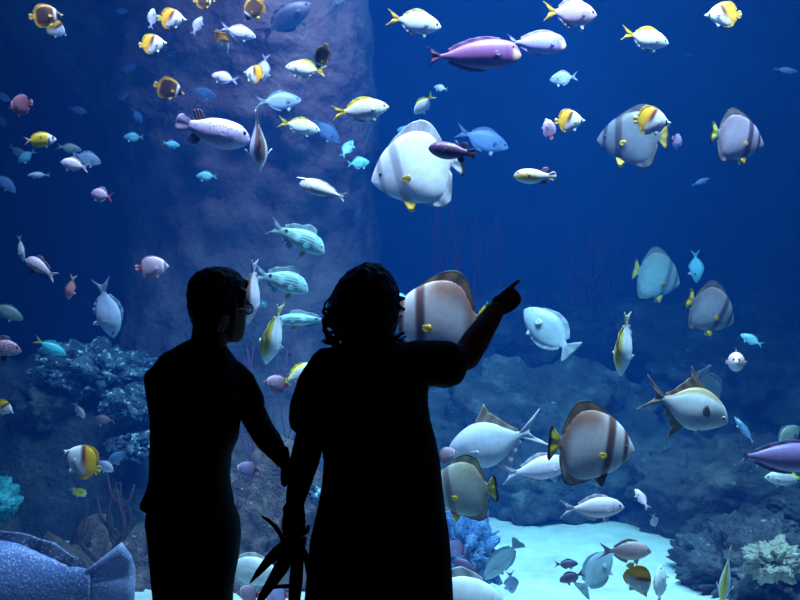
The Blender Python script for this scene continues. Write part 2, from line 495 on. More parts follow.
def c_puffy(s, t, z):
    c = mix((.85, .8, .8), (.62, .46, .48), sst(.0, .5, t)); c = mix(c, (.92, .60, .05), band(t, -.55, .12, .15) * (1 - sst(.5, .62, s)))
    for (a, b, r) in ((.1, .06, .028), (.28, .10, .026), (.32, .02, .022), (.5, .06, .02), (.42, .12, .02), (.2, .13, .016)):
        c = mix(c, (.2, .03, .02), 1 - sst(r * .7, r, math.hypot(s - a, z - b)))
    return c
def c_rabbit(s, t, z):
    c = (.80, .58, .04); c = mix(c, BROWN, (1 - sst(.02, .06, math.hypot(s - .45, z - .05))) * .8)
    c = mix(c, WHITE, 1 - sst(.24, .27, s)); return mix(c, BLACK, max(band(s, .06, .12) * sst(-.2, .1, t), band(s, .19, .24) * sst(.4, -.2, t)))
def c_line(body, stripe, lab=.72):
    """pale fish with a coloured stripe along the back"""
    def f(s, t, z):
        c = mix(body, stripe, sst(lab, lab + .16, t) * sst(.08, .2, s)); return mix(c, tuple(q * .8 for q in body), band(t, .25, .35, .06) * .6)
    return f

Yt = {'tail_fin': 'yellow tail fin'}
species('auriga', 'butterfly', c_auriga, 'round', (YEL, (.9, .75, .3)), (.3, .85, [.02, .035, .045, .06, .07, .05], .5, (.85, .36, .02), (.95, .55, .03)), (.5, .85, [.03, .045, .06, .05], .5, (.95, .55, .02), (.95, .6, .03)), (.3, -.03, .13, 10, SILVER, SILVER), (.33, .13, WHITE, WHITE), (.135, .03, .02), iris='dark_iris', labels=Yt)
species('raccoon', 'butterfly', c_raccoon, 'round', ((.7, .36, .03), (.8, .55, .15)), (.28, .85, [.02, .035, .045, .055, .06, .04], .5, (.30, .14, .02), (.85, .5, .03)), (.5, .85, [.03, .05, .06, .04], .5, (.35, .16, .02), (.85, .5, .03)), (.3, -.03, .13, 10, YEL, YEL), (.33, .14, YEL, YEL), (.14, .035, .02), iris='dark_iris')
for k, b in (('collare', (.40, .15, .22)), ('collare_pale', (.62, .42, .60)), ('collare_violet', (.42, .33, .62))):
    species(k, 'disc', c_collare(b), 'round', ((.55, .05, .08), (.8, .6, .7)), (.25, .78, [.02, .03, .04, .04], .5, b, (.6, .4, .5)), (.45, .78, [.02, .04, .04], .5, b, (.6, .4, .5)), (.3, -.04, .14, 10, b, b), (.32, .13, b, b), (.11, .03, .018), iris='dark_iris', labels={'tail_fin': 'red tail fin'})
def sil(key, body, back=None, tailc=YEL, fin=None, shape='silver', tail='fork', d=.05, cut=.55, pel=.1):
    fin = fin or (back or body)
    species(key, shape, c_silver(body, back, cut), tail, (tailc, tailc), (.25, .7, [.02, d, d * .8, d * .5], .8, fin, fin), (.42, .7, [d * .9, d * .7, d * .4], .8, fin if not back else body, body), (.22, -.01, .11, 12, body, body), (.25, pel, body, WHITE), (.085, .025, .021), iris='dark_iris', labels=Yt if tailc in (YEL, YELLG) else None)
sil('silver_yellow', (.86, .87, .90), (.80, .70, .05), YEL)
sil('silver_gold', (.66, .70, .82), None, (.85, .55, .03), (.6, .55, .2))
sil('silver_green', (.74, .78, .84), (.62, .62, .08), (.75, .62, .05))
sil('silver_violet', (.62, .56, .78), None, (.50, .46, .70))
sil('silver_white', (.9, .92, .95), None, (.8, .8, .3))
sil('silver_plain', (.74, .76, .84), None, (.6, .62, .75))
sil('pink_yellow', (.50, .34, .48), None, (.88, .55, .02), (.4, .3, .4))
sil('haze_teal', (.14, .44, .54), None, (.12, .38, .46))  # hazy kinds: the water haze is put into the body colour
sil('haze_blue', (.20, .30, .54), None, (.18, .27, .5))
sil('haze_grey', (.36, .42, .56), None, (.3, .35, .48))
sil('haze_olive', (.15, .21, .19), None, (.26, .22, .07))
sil('pink_small', (.72, .50, .62), None, (.66, .45, .55), shape='bream')
sil('pink_red', (.50, .34, .46), None, (.55, .10, .14), shape='bream', d=.07)
sil('red_small', (.55, .20, .20), None, (.7, .55, .55), shape='bream')
sil('pinkish_bream', (.74, .62, .74), None, (.72, .68, .84), shape='bream')
sil('mauve_bream', (.50, .36, .40), None, (.5, .45, .55), shape='bream')
sil('mauve_dim', (.16, .11, .14), None, (.14, .12, .15), shape='bream')
sil('dark_bream', (.10, .08, .17), None, (.10, .08, .16), shape='bream')
sil('blue_bream', (.10, .20, .36), None, (.12, .22, .38), shape='bream')
sil('teal_bream', (.10, .55, .60), None, (.6, .5, .06), shape='bream', d=.08)
BT = dict(tail_edge=BLACK, labels={'tail_fin': 'yellow tail fin with a dark edge', 'pelvic_fin': 'yellow pelvic fin'})
def bat(key, body, bar, top, rim, tailc=(.80, .66, .04), pelc=(.9, .6, .02)):
    species(key, 'batfish', c_bat(body, bar, top), 'tall', (tailc, tailc), (.26, .83, [.01, .05, .09, .11, .09, .03], .45, top, rim), (.45, .83, [.01, .04, .08, .1, .04], .45, mix(body, top, .5), rim), (.33, -.07, .12, 15, (.85, .6, .03), (.85, .6, .03)), (.30, .15, pelc, pelc), (.115, .03, .019), iris='dark_iris', **BT)
bat('bat_white', (.84, .85, .9), (.40, .38, .44), (.78, .78, .84), (.6, .6, .64), tailc=(.8, .8, .84))
bat('bat_brown', (.72, .66, .72), (.15, .065, .055), (.30, .15, .12), (.36, .27, .05), pelc=(.16, .11, .03))
bat('bat_grey', (.21, .235, .28), (.06, .05, .06), (.15, .13, .15), (.22, .19, .12))
bat('bat_slate', (.12, .135, .17), (.03, .026, .034), (.10, .09, .11), (.14, .12, .07), tailc=(.5, .36, .05))
bat('bat_olive', (.52, .54, .50), (.2, .18, .18), (.40, .37, .28), (.42, .38, .10))
bat('bat_teal', (.26, .38, .40), (.12, .16, .18), (.22, .28, .28), (.2, .22, .12))
bat('bat_violet', (.38, .33, .46), (.08, .04, .08), (.24, .18, .25), (.34, .3, .16), tailc=(.85, .85, .08))
NF = lambda c: dict(dorsal=(.2, .76, [.02, .035, .035, .03], .6, c, c), anal=(.38, .76, [.02, .035, .03], .6, c, c), pect=(.21, -.01, .10, 15, c, c))
species('naso_purple', 'naso', c_naso((.24, .075, .25)), 'lunate', ((.14, .02, .10), (.14, .02, .10)), eye=(.085, .06, .013), iris='dark_iris', **NF((.2, .07, .21)))
species('naso_lilac', 'naso', c_naso((.34, .27, .56)), 'lunate', ((.4, .3, .6), (.4, .3, .6)), eye=(.085, .06, .013), iris='dark_iris', **NF((.4, .3, .6)))
species('naso_indigo', 'naso', c_naso((.24, .15, .36)), 'fork', ((.22, .18, .36), (.25, .2, .4)), eye=(.085, .06, .013), iris='dark_iris', **NF((.2, .14, .3)))
species('naso_white', 'naso', c_naso((.93, .93, .95), (.9, .9, .92)), 'lunate', (WHITE, WHITE), eye=(.10, .055, .013), iris='dark_iris', horn=True, **NF((.85, .86, .9)))
PF = lambda c, e=(.07, .07, .018), pc=None: dict(dorsal=(.62, .74, [.08, .12, .10], .8, c, c), anal=(.62, .74, [.07, .10, .08], .8, c, c), pect=(.30, -.02, .12, 5, pc or c, pc or c), eye=e)
species('puffer_lilac', 'puffer', c_plain((.60, .46, .74), (.46, .34, .58), -.3, .5), 'round', ((.40, .28, .55), (.5, .35, .6)), mat='blotched', iris='dark_iris', **PF((.10, .05, .12), (.09, .06, .028), (.5, .38, .62)))
species('puffer_dark', 'puffer', c_plain((.10, .02, .09), (.06, .015, .06), 0), 'round', ((.05, .01, .05), (.06, .015, .06)), iris='dark_iris', **PF((.05, .01, .05)))
species('puffer_yellow', 'puffer', c_puffy, 'round', ((.75, .6, .5), (.85, .75, .7)), **PF((.4, .2, .2)))
species('puffer_pink', 'puffer', c_plain((.80, .50, .52), (.85, .66, .68), 0), 'round', ((.8, .6, .6), (.85, .7, .7)), iris='dark_iris', **PF((.8, .6, .6), (.05, .05, .03)))
species('sweet_teal', 'sweetlips', c_sweet, 'fork', ((.4, .6, .68), (.4, .58, .68)), (.22, .74, [.07, .085, .05, .07, .04], .5, (.3, .5, .6), (.35, .55, .65)), (.5, .7, [.06, .05, .03], .7, (.3, .5, .6), (.35, .55, .65)), (.24, -.03, .14, 20, (.3, .55, .62), TEAL), (.28, .12, (.8, .75, .05), (.8, .75, .05)), (.085, .035, .018), labels={'pelvic_fin': 'yellow pelvic fin'})
species('sweet_spotted', 'sweetlips', c_plain((.45, .30, .42), (.62, .5, .56), 0), 'fork', ((.5, .4, .5), (.75, .7, .75)), (.22, .74, [.07, .085, .05, .07, .04], .5, (.1, .06, .1), (.2, .15, .2)), (.5, .7, [.06, .05, .03], .7, (.2, .1, .2), (.2, .15, .2)), (.24, -.03, .14, 20, (.2, .1, .2), (.2, .1, .2)), (.28, .14, BLACK, BLACK), (.085, .035, .02), mat='spotted', iris='dark_iris')
species('sweet_maroon', 'sweetlips', c_plain((.22, .09, .15), (.34, .2, .26), 0), 'fork', ((.3, .2, .3), (.4, .3, .4)), (.22, .74, [.07, .085, .05, .07, .04], .5, (.2, .1, .18), (.2, .15, .2)), (.5, .7, [.06, .05, .03], .7, (.2, .1, .2), (.2, .15, .2)), (.24, -.03, .14, 20, (.2, .1, .2), (.2, .1, .2)), (.28, .14, BLACK, BLACK), (.085, .035, .02), mat='spotted', iris='dark_iris')
species('surgeon_pale', 'surgeon', c_line((.25, .37, .45), (.20, .31, .40)), 'tall', ((.24, .36, .44), (.24, .36, .44)), (.18, .78, [.02, .05, .06, .05], .5, (.26, .38, .5), (.24, .36, .48)), (.36, .78, [.03, .05, .04], .5, (.26, .38, .5), (.24, .36, .48)), (.25, 0, .13, 15, (.5, .64, .72), (.5, .64, .72)), (.28, .08, (.5, .6, .7), (.5, .6, .7)), (.1, .05, .015))
species('grouper_blue', 'grouper', c_plain((.13, .18, .42), (.08, .11, .25), -.3), 'fan', ((.20, .26, .55), (.34, .42, .75)), (.3, .76, [.02, .03, .035, .045, .03], .7, (.1, .12, .25), (.22, .27, .5)), (.55, .74, [.07, .08, .05], .6, (.1, .12, .25), (.18, .22, .4)), (.28, -.05, .15, 15, (.1, .12, .25), (.2, .24, .42)), (.3, .11, (.1, .12, .25), (.1, .12, .25)), (.1, .04, .013), mat='speckled')
species('pompano_silver', 'pompano', c_line((.66, .70, .86), (.56, .56, .70), .8), 'deepfork', ((.7, .72, .85), (.8, .8, .9)), (.34, .72, [.16, .08, .05, .03, .02], 1.0, (.55, .5, .5), (.5, .35, .2)), (.42, .72, [.13, .06, .04, .02], 1.0, (.6, .64, .8), (.6, .6, .75)), (.22, -.02, .13, 20, (.6, .62, .75), (.6, .62, .75)), (.26, .07, SILVER, SILVER), (.075, .02, .016))
species('pompano_gold', 'pompano', c_line((.68, .72, .80), (.42, .30, .16), .62), 'deepfork', ((.5, .38, .26), (.42, .30, .26)), (.34, .72, [.19, .08, .05, .03, .02], 1.2, (.40, .28, .16), (.4, .26, .18)), (.42, .72, [.16, .06, .04, .02], 1.0, (.4, .34, .24), (.36, .28, .2)), (.24, -.02, .16, -20, (.12, .12, .16), (.2, .2, .24)), (.26, .07, SILVER, SILVER), (.08, .0, .026), iris='iris', labels={'tail_fin': 'rusty brown forked tail fin', 'dorsal_fin': 'rusty brown swept dorsal fin'})
species('rabbit_yellow', 'surgeon', c_rabbit, 'fork', ((.8, .75, .4), (.85, .8, .6)), (.2, .76, [.04, .05, .05, .05], .5, YEL, YEL), (.4, .76, [.04, .05, .04], .5, YEL, YEL), None, (.28, .1, WHITE, WHITE), (.1, .05, .02), iris='dark_iris')
species('stripe_back', 'surgeon', c_line((.66, .60, .80), (.20, .11, .08), .66), 'lunate', ((.5, .45, .6), (.5, .45, .6)), (.18, .78, [.02, .04, .05, .04], .5, (.2, .12, .1), (.3, .2, .2)), (.36, .78, [.03, .05, .04], .5, (.5, .45, .6), (.6, .55, .7)), (.25, 0, .13, 15, (.6, .6, .7), (.6, .6, .7)), (.28, .08, SILVER, SILVER), (.1, .05, .015))
species('gold_back', 'surgeon', c_line((.66, .72, .82), (.58, .46, .05), .68), 'lunate', ((.6, .62, .4), (.6, .62, .4)), (.18, .78, [.02, .04, .05, .04], .5, (.45, .36, .06), (.7, .65, .1)), (.36, .78, [.03, .05, .04], .5, (.6, .66, .75), (.6, .66, .75)), (.25, 0, .13, 15, (.6, .66, .75), (.6, .66, .75)), (.28, .08, SILVER, SILVER), (.1, .05, .015))
# ------------------------------------------------------------------ the fish in the tank
# kind, picture place (x, y), length in picture, way it faces, nose-up tilt, turn away, distance, label, group
BF, SV, BG, HZ = 'white and yellow butterflyfish', 'silver fish with yellow tails', 'batfish', 'distant hazy fish'
FISH = [
 # upper left
 ('raccoon', 46, 16, 33, 'R', 8, 12, 4.5, 'dark brown yellow-rimmed butterflyfish in the upper left corner, above a white one', 'dark butterflyfish'),
 ('auriga', 56, 29, 24, 'R', -28, 50, 4.9, 'small white-fronted butterflyfish partly hidden under the dark brown one in the upper left corner', BF),
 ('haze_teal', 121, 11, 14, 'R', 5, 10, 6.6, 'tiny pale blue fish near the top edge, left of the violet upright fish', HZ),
 ('silver_violet', 152, 19, 23, 'R', 84, 5, 5.2, 'narrow violet fish swimming nearly upright beside a white and yellow butterflyfish at the top', None, 1, 40),
 ('auriga', 172, 19, 29, 'R', 0, 8, 4.5, 'white and yellow butterflyfish near the top edge with a narrow violet fish behind its tail', BF),
 ('auriga', 153, 44, 28, 'R', 10, 12, 4.6, 'white and yellow butterflyfish just below another one, tail dark orange, upper left', BF),
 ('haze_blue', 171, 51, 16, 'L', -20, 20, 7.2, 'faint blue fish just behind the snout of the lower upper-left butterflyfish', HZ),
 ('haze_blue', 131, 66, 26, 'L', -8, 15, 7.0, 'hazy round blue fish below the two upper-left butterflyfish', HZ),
 ('raccoon', 169, 89, 31, 'R', -16, 12, 4.6, 'dark brown yellow-rimmed butterflyfish above the large lilac pufferfish', 'dark butterflyfish'),
 ('silver_violet', 197, 26, 22, 'R', 66, 8, 5.4, 'pale violet fish tilted upward, right of the topmost left butterflyfish', None, 1, 25),
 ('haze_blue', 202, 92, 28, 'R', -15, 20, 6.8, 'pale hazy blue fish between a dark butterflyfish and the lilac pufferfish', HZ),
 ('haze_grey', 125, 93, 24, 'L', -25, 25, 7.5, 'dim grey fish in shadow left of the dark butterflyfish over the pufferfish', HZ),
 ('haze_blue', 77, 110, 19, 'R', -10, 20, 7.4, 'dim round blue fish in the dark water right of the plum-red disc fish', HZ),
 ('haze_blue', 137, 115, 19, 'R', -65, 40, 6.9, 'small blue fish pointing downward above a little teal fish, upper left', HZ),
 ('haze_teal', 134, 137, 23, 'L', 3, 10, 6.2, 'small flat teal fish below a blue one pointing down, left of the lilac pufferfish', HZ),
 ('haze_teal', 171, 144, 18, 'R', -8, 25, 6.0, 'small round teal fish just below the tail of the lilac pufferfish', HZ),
 ('collare', 21, 105, 28, 'L', -10, 12, 4.5, 'plum-red disc-shaped butterflyfish with pale collar at the upper left edge', 'collared butterflyfish'),
 ('rabbit_yellow', 40, 140, 31, 'R', 5, 8, 4.4, 'yellow fish with white and black striped head, near the left edge', None),
 ('haze_blue', 2, 96, 18, 'R', -30, 20, 6.8, 'faint blue fish cut by the left edge beside the plum-red disc fish', HZ),
 ('haze_blue', 3, 122, 18, 'L', 50, 20, 7.2, 'very faint blue fish cut by the left edge above the yellow striped-head fish', HZ),
 ('puffer_lilac', 213, 131, 74, 'R', -13, 12, 4.4, 'large lilac blotched pufferfish with black fins in the upper left', 'pufferfish', 1.12),
 ('raccoon', 204, 1, 22, 'R', 5, 20, 4.6, 'dark yellowish butterflyfish cut by the top edge', 'dark butterflyfish'),
 ('raccoon', 254, 9, 30, 'L', -50, 10, 4.7, 'dark brown butterflyfish diving head down at the top edge', 'dark butterflyfish'),
 ('silver_violet', 238, 32, 37, 'R', -14, 10, 4.8, 'pale violet silver fish at the top with a yellow butterflyfish hanging under its tail', None),
 ('auriga', 222, 42, 25, 'R', -64, 15, 4.5, 'yellow-backed butterflyfish nose down under the tail of a pale violet fish at the top', BF, .8, 15),
 ('silver_violet', 225, 78, 30, 'L', 16, 12, 5.0, 'pinkish silver fish facing left above the head of the lilac pufferfish', None),
 ('auriga', 254, 74, 26, 'L', 18, 25, 4.5, 'small white butterflyfish with black eye stripe facing left, a violet fish behind it', BF),
 ('silver_violet', 264, 68, 29, 'L', -80, 10, 4.9, 'pale violet fish hanging head down behind a small white butterflyfish', None, 1.1, 20),
 ('silver_yellow', 306, 69, 44, 'L', 10, 12, 4.6, 'silver fish facing left with a yellow back and tail, crossed by a small dark butterflyfish', SV),
 ('raccoon', 322, 57, 28, 'L', -66, 20, 4.4, 'small dark white-banded butterflyfish head down at the tail of a silver yellow fish', 'dark butterflyfish', .75, 25),
 ('haze_grey', 278, 101, 47, 'R', 5, 12, 5.8, 'hazy grey silver fish facing right above the silver one with the olive back', HZ),
 ('silver_green', 299, 126, 43, 'R', -10, 12, 4.8, 'silver fish with an olive-yellow back facing right, right of the pufferfish head', SV),
 ('silver_yellow', 360, 110, 59, 'R', 8, 6, 4.4, 'bright white silver fish with forked yellow tail, above the white batfish', SV),
 ('stripe_back', 258, 140, 64, 'R', -88, 8, 4.6, 'narrow striped fish hanging head down, seen from above, right of the pufferfish', None, .85, 72, 1.8),
 ('haze_blue', 326, 130, 38, 'R', -42, 15, 6.8, 'large faint blue fish slanting down behind the bright white yellow-tailed fish', HZ),
 ('haze_teal', 347, 149, 26, 'R', 62, 30, 6.0, 'pale blue fish slanting upward left of the white batfish', HZ),
 ('haze_grey', 285, 20, 66, 'R', 38, 15, 7.3, 'large hazy blue fish slanting upward at the top edge right of the diving dark butterflyfish', HZ),
 ('haze_grey', 338, 1, 20, 'L', 4, 10, 6.2, 'pale fish barely dipping below the top edge, left of the yellow-tailed silver fish', HZ),
 # upper middle
 ('silver_gold', 414, 22, 56, 'R', -8, 8, 4.5, 'silver lilac fish with a golden forked tail at the top centre', SV, 1.12),
 ('naso_purple', 474, 55, 96, 'R', 4, 6, 4.4, 'large dark purple unicornfish with a pale pink snout at the top centre', 'purple unicornfish'),
 ('naso_lilac', 537, 43, 62, 'R', 2, 12, 4.8, 'pale lilac unicornfish just ahead of the dark purple one', 'purple unicornfish', 1.15),
 ('pink_yellow', 570, 13, 57, 'R', 0, 10, 4.5, 'pinkish purple deep-bodied fish with yellow tail at the top edge', SV, 1.3),
 ('haze_grey', 564, 78, 28, 'L', -4, 15, 5.8, 'pale hazy grey fish facing left below the lilac unicornfish', HZ, 1.3),
 ('haze_grey', 441, 88, 17, 'L', 20, 30, 6.0, 'tiny hazy fish below the tail of the dark purple unicornfish', HZ),
 ('silver_green', 424, 104, 29, 'L', -40, 30, 4.9, 'small white fish with a yellow tail pointing down left, above the white batfish', SV, 1.15),
 ('auriga', 570, 121, 32, 'R', 4, 8, 4.4, 'white and yellow butterflyfish in open water below the pale unicornfish', BF),
 ('collare_pale', 549, 129, 23, 'L', 76, 8, 4.7, 'small pinkish white fish standing upright behind the tail of an open-water butterflyfish', None, .8, 25),
 ('haze_blue', 482, 139, 58, 'R', -16, 12, 6.7, 'faint large blue fish right of the dark purple pufferfish', HZ),
 ('bat_white', 417, 169, 96, 'L', -12, 12, 4.7, 'large white batfish with dark bars and yellow fins at the upper centre', BG),
 ('puffer_dark', 452, 151, 48, 'L', 10, 12, 4.2, 'small dark purple pufferfish in front of the white batfish', 'pufferfish'),
 ('haze_teal', 408, 131, 24, 'L', 10, 15, 6.4, 'faint pale fish peeking out above the back of the white batfish', HZ),
 ('haze_teal', 358, 163, 24, 'R', 8, 15, 5.8, 'pale blue fish just left of the snout of the white batfish', HZ, 1.25),
 # upper right
 ('silver_yellow', 645, 38, 51, 'R', -10, 8, 4.5, 'silver fish with yellow back and tail facing right, top right water', SV, 1.1),
 ('auriga', 723, 15, 36, 'L', 2, 8, 4.5, 'white and yellow butterflyfish facing left in the upper right corner', BF),
 ('bat_slate', 633, 138, 72, 'L', 4, 28, 5.0, 'grey barred batfish facing left with a butterflyfish in front of its back', BG, .95),
 ('auriga', 652, 121, 40, 'R', -3, 8, 4.3, 'white and yellow butterflyfish passing before the back of the grey batfish', BF),
 ('bat_violet', 737, 138, 64, 'R', -8, 16, 4.6, 'silvery violet batfish with bright yellow tail, facing right, upper right', BG, .92),
 ('collare_violet', 677, 141, 19, 'R', -20, 40, 5.2, 'small round violet fish between the two upper right batfish', None),
 ('haze_grey', 785, 70, 28, 'R', -3, 10, 6.4, 'slim dim fish near the right edge, level with the top of the tank', HZ, .5),
 ('haze_blue', 688, 54, 14, 'R', -5, 10, 7.2, 'barely visible tiny fish in the upper right water', HZ, .5),
 ('haze_blue', 700, 182, 26, 'R', 22, 20, 7.0, 'faint slim violet-blue fish slanting below the right yellow-tailed batfish', HZ, .5),
 # left middle
 ('haze_teal', 27, 156, 24, 'L', -28, 15, 6.0, 'small teal fish under the yellow striped-head fish at left', HZ),
 ('haze_olive', 18, 152, 22, 'R', -40, 20, 6.8, 'dim olive fish behind a small teal one near the left edge', HZ),
 ('pinkish_bream', 75, 165, 33, 'L', 14, 12, 4.7, 'bright lilac-white round fish with a hazy fish behind it, left side', None, 1.15),
 ('haze_grey', 86, 158, 30, 'R', -18, 15, 6.4, 'hazy grey-blue fish behind the bright lilac-white one at left', HZ, 1.2),
 ('haze_olive', 69, 148, 24, 'R', -8, 15, 6.0, 'dim brown-tailed fish above the bright lilac-white one at left', HZ),
 ('haze_grey', 39, 175, 26, 'L', 0, 10, 5.6, 'slim pale fish with a rusty tail below the small teal fish at left', HZ, .6),
 ('haze_blue', 5, 182, 28, 'R', -50, 20, 6.6, 'dim blue fish slanting down at the left edge, beside the slim pale fish', HZ),
 ('pink_red', 102, 195, 30, 'L', 14, 25, 4.9, 'pinkish fish with a red tail alone in the dark blue water at left', None, 1.25),
 ('silver_plain', 21, 248, 27, 'R', -84, 5, 4.8, 'narrow white fish hanging upright near the left edge above the spotted grunt', None, .95, 30),
 ('sweet_spotted', 41, 268, 42, 'L', 30, 14, 4.6, 'pale and black spotted grunt tilted head up at left', None),
 ('red_small', 71, 287, 27, 'L', -74, 8, 4.8, 'small red and white fish hanging head down right of the spotted grunt', None, 1, 30),
 ('collare_pale', 152, 267, 33, 'R', 4, 14, 4.4, 'round pink butterflyfish with pale collar left of the man\'s head', 'collared butterflyfish', .9),
 ('haze_grey', 107, 308, 62, 'R', -80, 8, 5.4, 'grey-blue fish swimming head down above the coral covered rock at left', None, 1.2, 10, 1.3),
 ('haze_olive', 6, 311, 36, 'R', -32, 20, 5.6, 'dim grey fish slanting down at the left edge above the spotted maroon fish', HZ),
 ('sweet_maroon', -4, 348, 48, 'R', -4, 10, 4.4, 'maroon fish with pale dots entering at the left edge', None, 1.1),
 ('teal_bream', 50, 347, 34, 'R', -32, 20, 5.6, 'bright teal fish with a yellowish tail raised, above the coral at left', None),
 ('auriga', 3, 408, 22, 'R', -32, 20, 4.5, 'yellow-tailed white butterflyfish entering low at the left edge', BF),
 ('pink_small', 79, 410, 22, 'R', -72, 30, 4.8, 'small pale pink fish hanging head down below the coral covered rock', None),
 ('mauve_dim', 105, 420, 25, 'L', 0, 15, 5.6, 'dim brownish fish in the shade right of the small pink head-down fish', None, 1.2),
 ('auriga', 82, 461, 46, 'L', 26, 12, 4.5, 'white butterflyfish with dark orange rear, lower left, a lilac fish at its tail', BF),
 ('silver_violet', 104, 465, 24, 'R', -48, 25, 4.9, 'lilac fish half hidden behind the lower left butterflyfish', None, 1.2),
 ('rabbit_yellow', 79, 492, 22, 'R', -62, 50, 4.6, 'tiny yellow fish below the lower left butterflyfish', None),
 ('blue_bream', 119, 456, 34, 'L', -34, 20, 5.4, 'blue fish pointing down left between the lower left butterflyfish and the man', HZ),
 ('grouper_blue', 8, 583, 264, 'L', 0, 6, 4.35, 'large blue speckled grouper with fan tail along the lower left edge', None),
 # behind the two people
 ('haze_teal', 207, 176, 24, 'L', 3, 15, 5.8, 'small flat teal fish in front of the rock pillar below the pufferfish', HZ),
 ('naso_white', 323, 190, 50, 'L', 19, 8, 4.4, 'bright white unicornfish with a horn, over the heads of the people', None, .95),
 ('sweet_teal', 297, 238, 62, 'R', -24, 8, 4.7, 'upper of two teal striped sweetlips with a black tail spot', 'teal sweetlips', 1.15),
 ('sweet_teal', 281, 281, 58, 'R', -16, 12, 4.7, 'lower of two complete teal striped sweetlips, beside the narrow mauve fish', 'teal sweetlips', 1.25),
 ('stripe_back', 251, 292, 66, 'L', -82, 8, 4.3, 'narrow mauve fish with brown back hanging head down beside the man\'s face', None, .95, 76, 1.8),
 ('teal_bream', 262, 303, 18, 'R', -60, 50, 5.2, 'tiny teal fish below the lower sweetlips, right of the man\'s glasses', HZ),
 ('gold_back', 273, 334, 64, 'L', -75, 8, 4.4, 'silver fish with golden back stripe hanging head down between the two people', None, .95, 68, 1.9),
 ('sweet_teal', 305, 320, 60, 'L', 0, 10, 5.0, 'teal lined fish seen between the woman\'s hair and the golden-backed fish', 'teal sweetlips', .7),
 ('silver_yellow', 299, 374, 44, 'R', 26, 12, 4.6, 'white fish with yellow stripe half hidden by the woman\'s shoulder', SV),
 ('collare_pale', 277, 384, 29, 'L', 6, 15, 4.3, 'mauve pink butterflyfish with white collar between the people\'s shoulders', 'collared butterflyfish', .85),
 ('collare_violet', 247, 470, 28, 'L', -4, 15, 4.5, 'violet butterflyfish just under the man\'s bent arm', 'collared butterflyfish', .85),
 ('silver_white', 246, 569, 74, 'R', -18, 8, 4.6, 'white fish behind the man\'s hip, its snout behind the pointed straps', SV, 1.1),
 ('collare_pale', 249, 594, 26, 'L', 0, 15, 4.3, 'mauve round fish at the bottom edge beside the man\'s leg', 'collared butterflyfish'),
 ('collare_violet', 277, 596, 28, 'L', -8, 15, 4.8, 'violet round fish at the bottom edge behind the hanging straps', 'collared butterflyfish'),
 ('haze_teal', 402, 300, 26, 'L', 40, 20, 6.0, 'small pale teal fish peeking out beside the woman\'s hair on the right', HZ),
 # centre right
 ('bat_brown', 440, 320, 102, 'L', 2, 10, 4.2, 'large brown-backed batfish behind the raised pointing arm', BG, 1.0),
 ('puffer_yellow', 535, 176, 42, 'L', 2, 10, 4.3, 'yellow and pink pufferfish with dark spots in open water at centre right', 'pufferfish'),
 ('surgeon_pale', 549, 331, 68, 'L', 46, 24, 4.9, 'pale blue oval surgeonfish swimming up, right of the pointing hand', None, 1.1),
 ('bat_teal', 656, 276, 60, 'R', -14, 20, 6.8, 'hazy teal batfish at right, above and left of the clearer one', BG),
 ('haze_teal', 696, 266, 34, 'R', -84, 8, 6.6, 'faint teal fish head down between the two right-hand batfish', HZ, 1, 30),
 ('bat_grey', 710, 310, 62, 'R', -24, 16, 5.2, 'grey barred batfish with a yellow tail, below the hazy teal batfish at right', BG, .95),
 ('gold_back', 624, 344, 66, 'L', -86, 8, 4.6, 'slender silver fish with a yellow edge hanging head down at right', None, .9, 46, 1.5),
 ('puffer_pink', 736, 361, 54, 'R', -2, -112, 4.8, 'small pink fish facing the viewer in front of the right reef', None),
 ('haze_teal', 752, 340, 24, 'L', 30, 25, 5.8, 'small bright teal fish above and right of the pink fish facing the viewer', HZ),
 ('pompano_gold', 685, 406, 96, 'R', -18, 6, 4.4, 'silver fish with rusty back, fins and forked tail swimming right before the reef', None),
 ('surgeon_pale', 709, 387, 52, 'R', -58, 30, 4.9, 'pale fish half hidden behind the rusty-backed silver fish', None),
 ('naso_indigo', 782, 457, 104, 'R', -3, 6, 4.4, 'dark indigo fish with a forked tail leaving at the right edge', None, .9),
 ('haze_olive', 786, 438, 42, 'R', 30, 20, 5.4, 'pale green fish behind the dark indigo one at the right edge', HZ, 1.2),
 ('silver_green', 787, 478, 42, 'L', -2, 15, 4.8, 'pale fish with yellow fins under the dark indigo one at the right edge', SV),
 ('blue_bream', 745, 431, 34, 'L', 62, 30, 5.2, 'thin bright blue fish tilted steeply above the tail of the dark indigo fish', None, .6),
 # lower centre
 ('pompano_silver', 496, 442, 104, 'L', -18, 8, 4.7, 'large pale silver fish with swept fins beside the woman\'s side', None, .98),
 ('bat_brown', 591, 446, 92, 'R', -6, 8, 4.3, 'brown barred batfish with yellow tail facing right over the sand', BG, 1.0),
 ('bat_olive', 463, 490, 72, 'L', -8, 16, 4.4, 'olive grey batfish with yellow tail half hidden behind the woman\'s skirt', BG, 1.0),
 ('pinkish_bream', 537, 469, 76, 'R', 8, 8, 4.9, 'pinkish silver fish behind the tail of the brown barred batfish', 'pinkish bream'),
 ('pinkish_bream', 592, 508, 68, 'R', 0, 8, 4.6, 'pinkish silver fish swimming right just below the brown barred batfish', 'pinkish bream'),
 ('pink_small', 642, 499, 24, 'L', 60, 30, 4.9, 'small pink fish rising, upper of two right of the pinkish silver fish', None),
 ('silver_plain', 654, 520, 21, 'R', -70, 35, 4.7, 'small white fish head down, lower of two right of the pinkish silver fish', None),
 ('surgeon_pale', 502, 560, 60, 'L', -54, 20, 5.3, 'blue fish slanting head down over the bright sand left of centre', None, .7),
 ('mauve_bream', 625, 551, 56, 'R', -3, 8, 4.4, 'mauve fish with pale belly over the sand, above a yellow-tailed butterflyfish', None, 1.1),
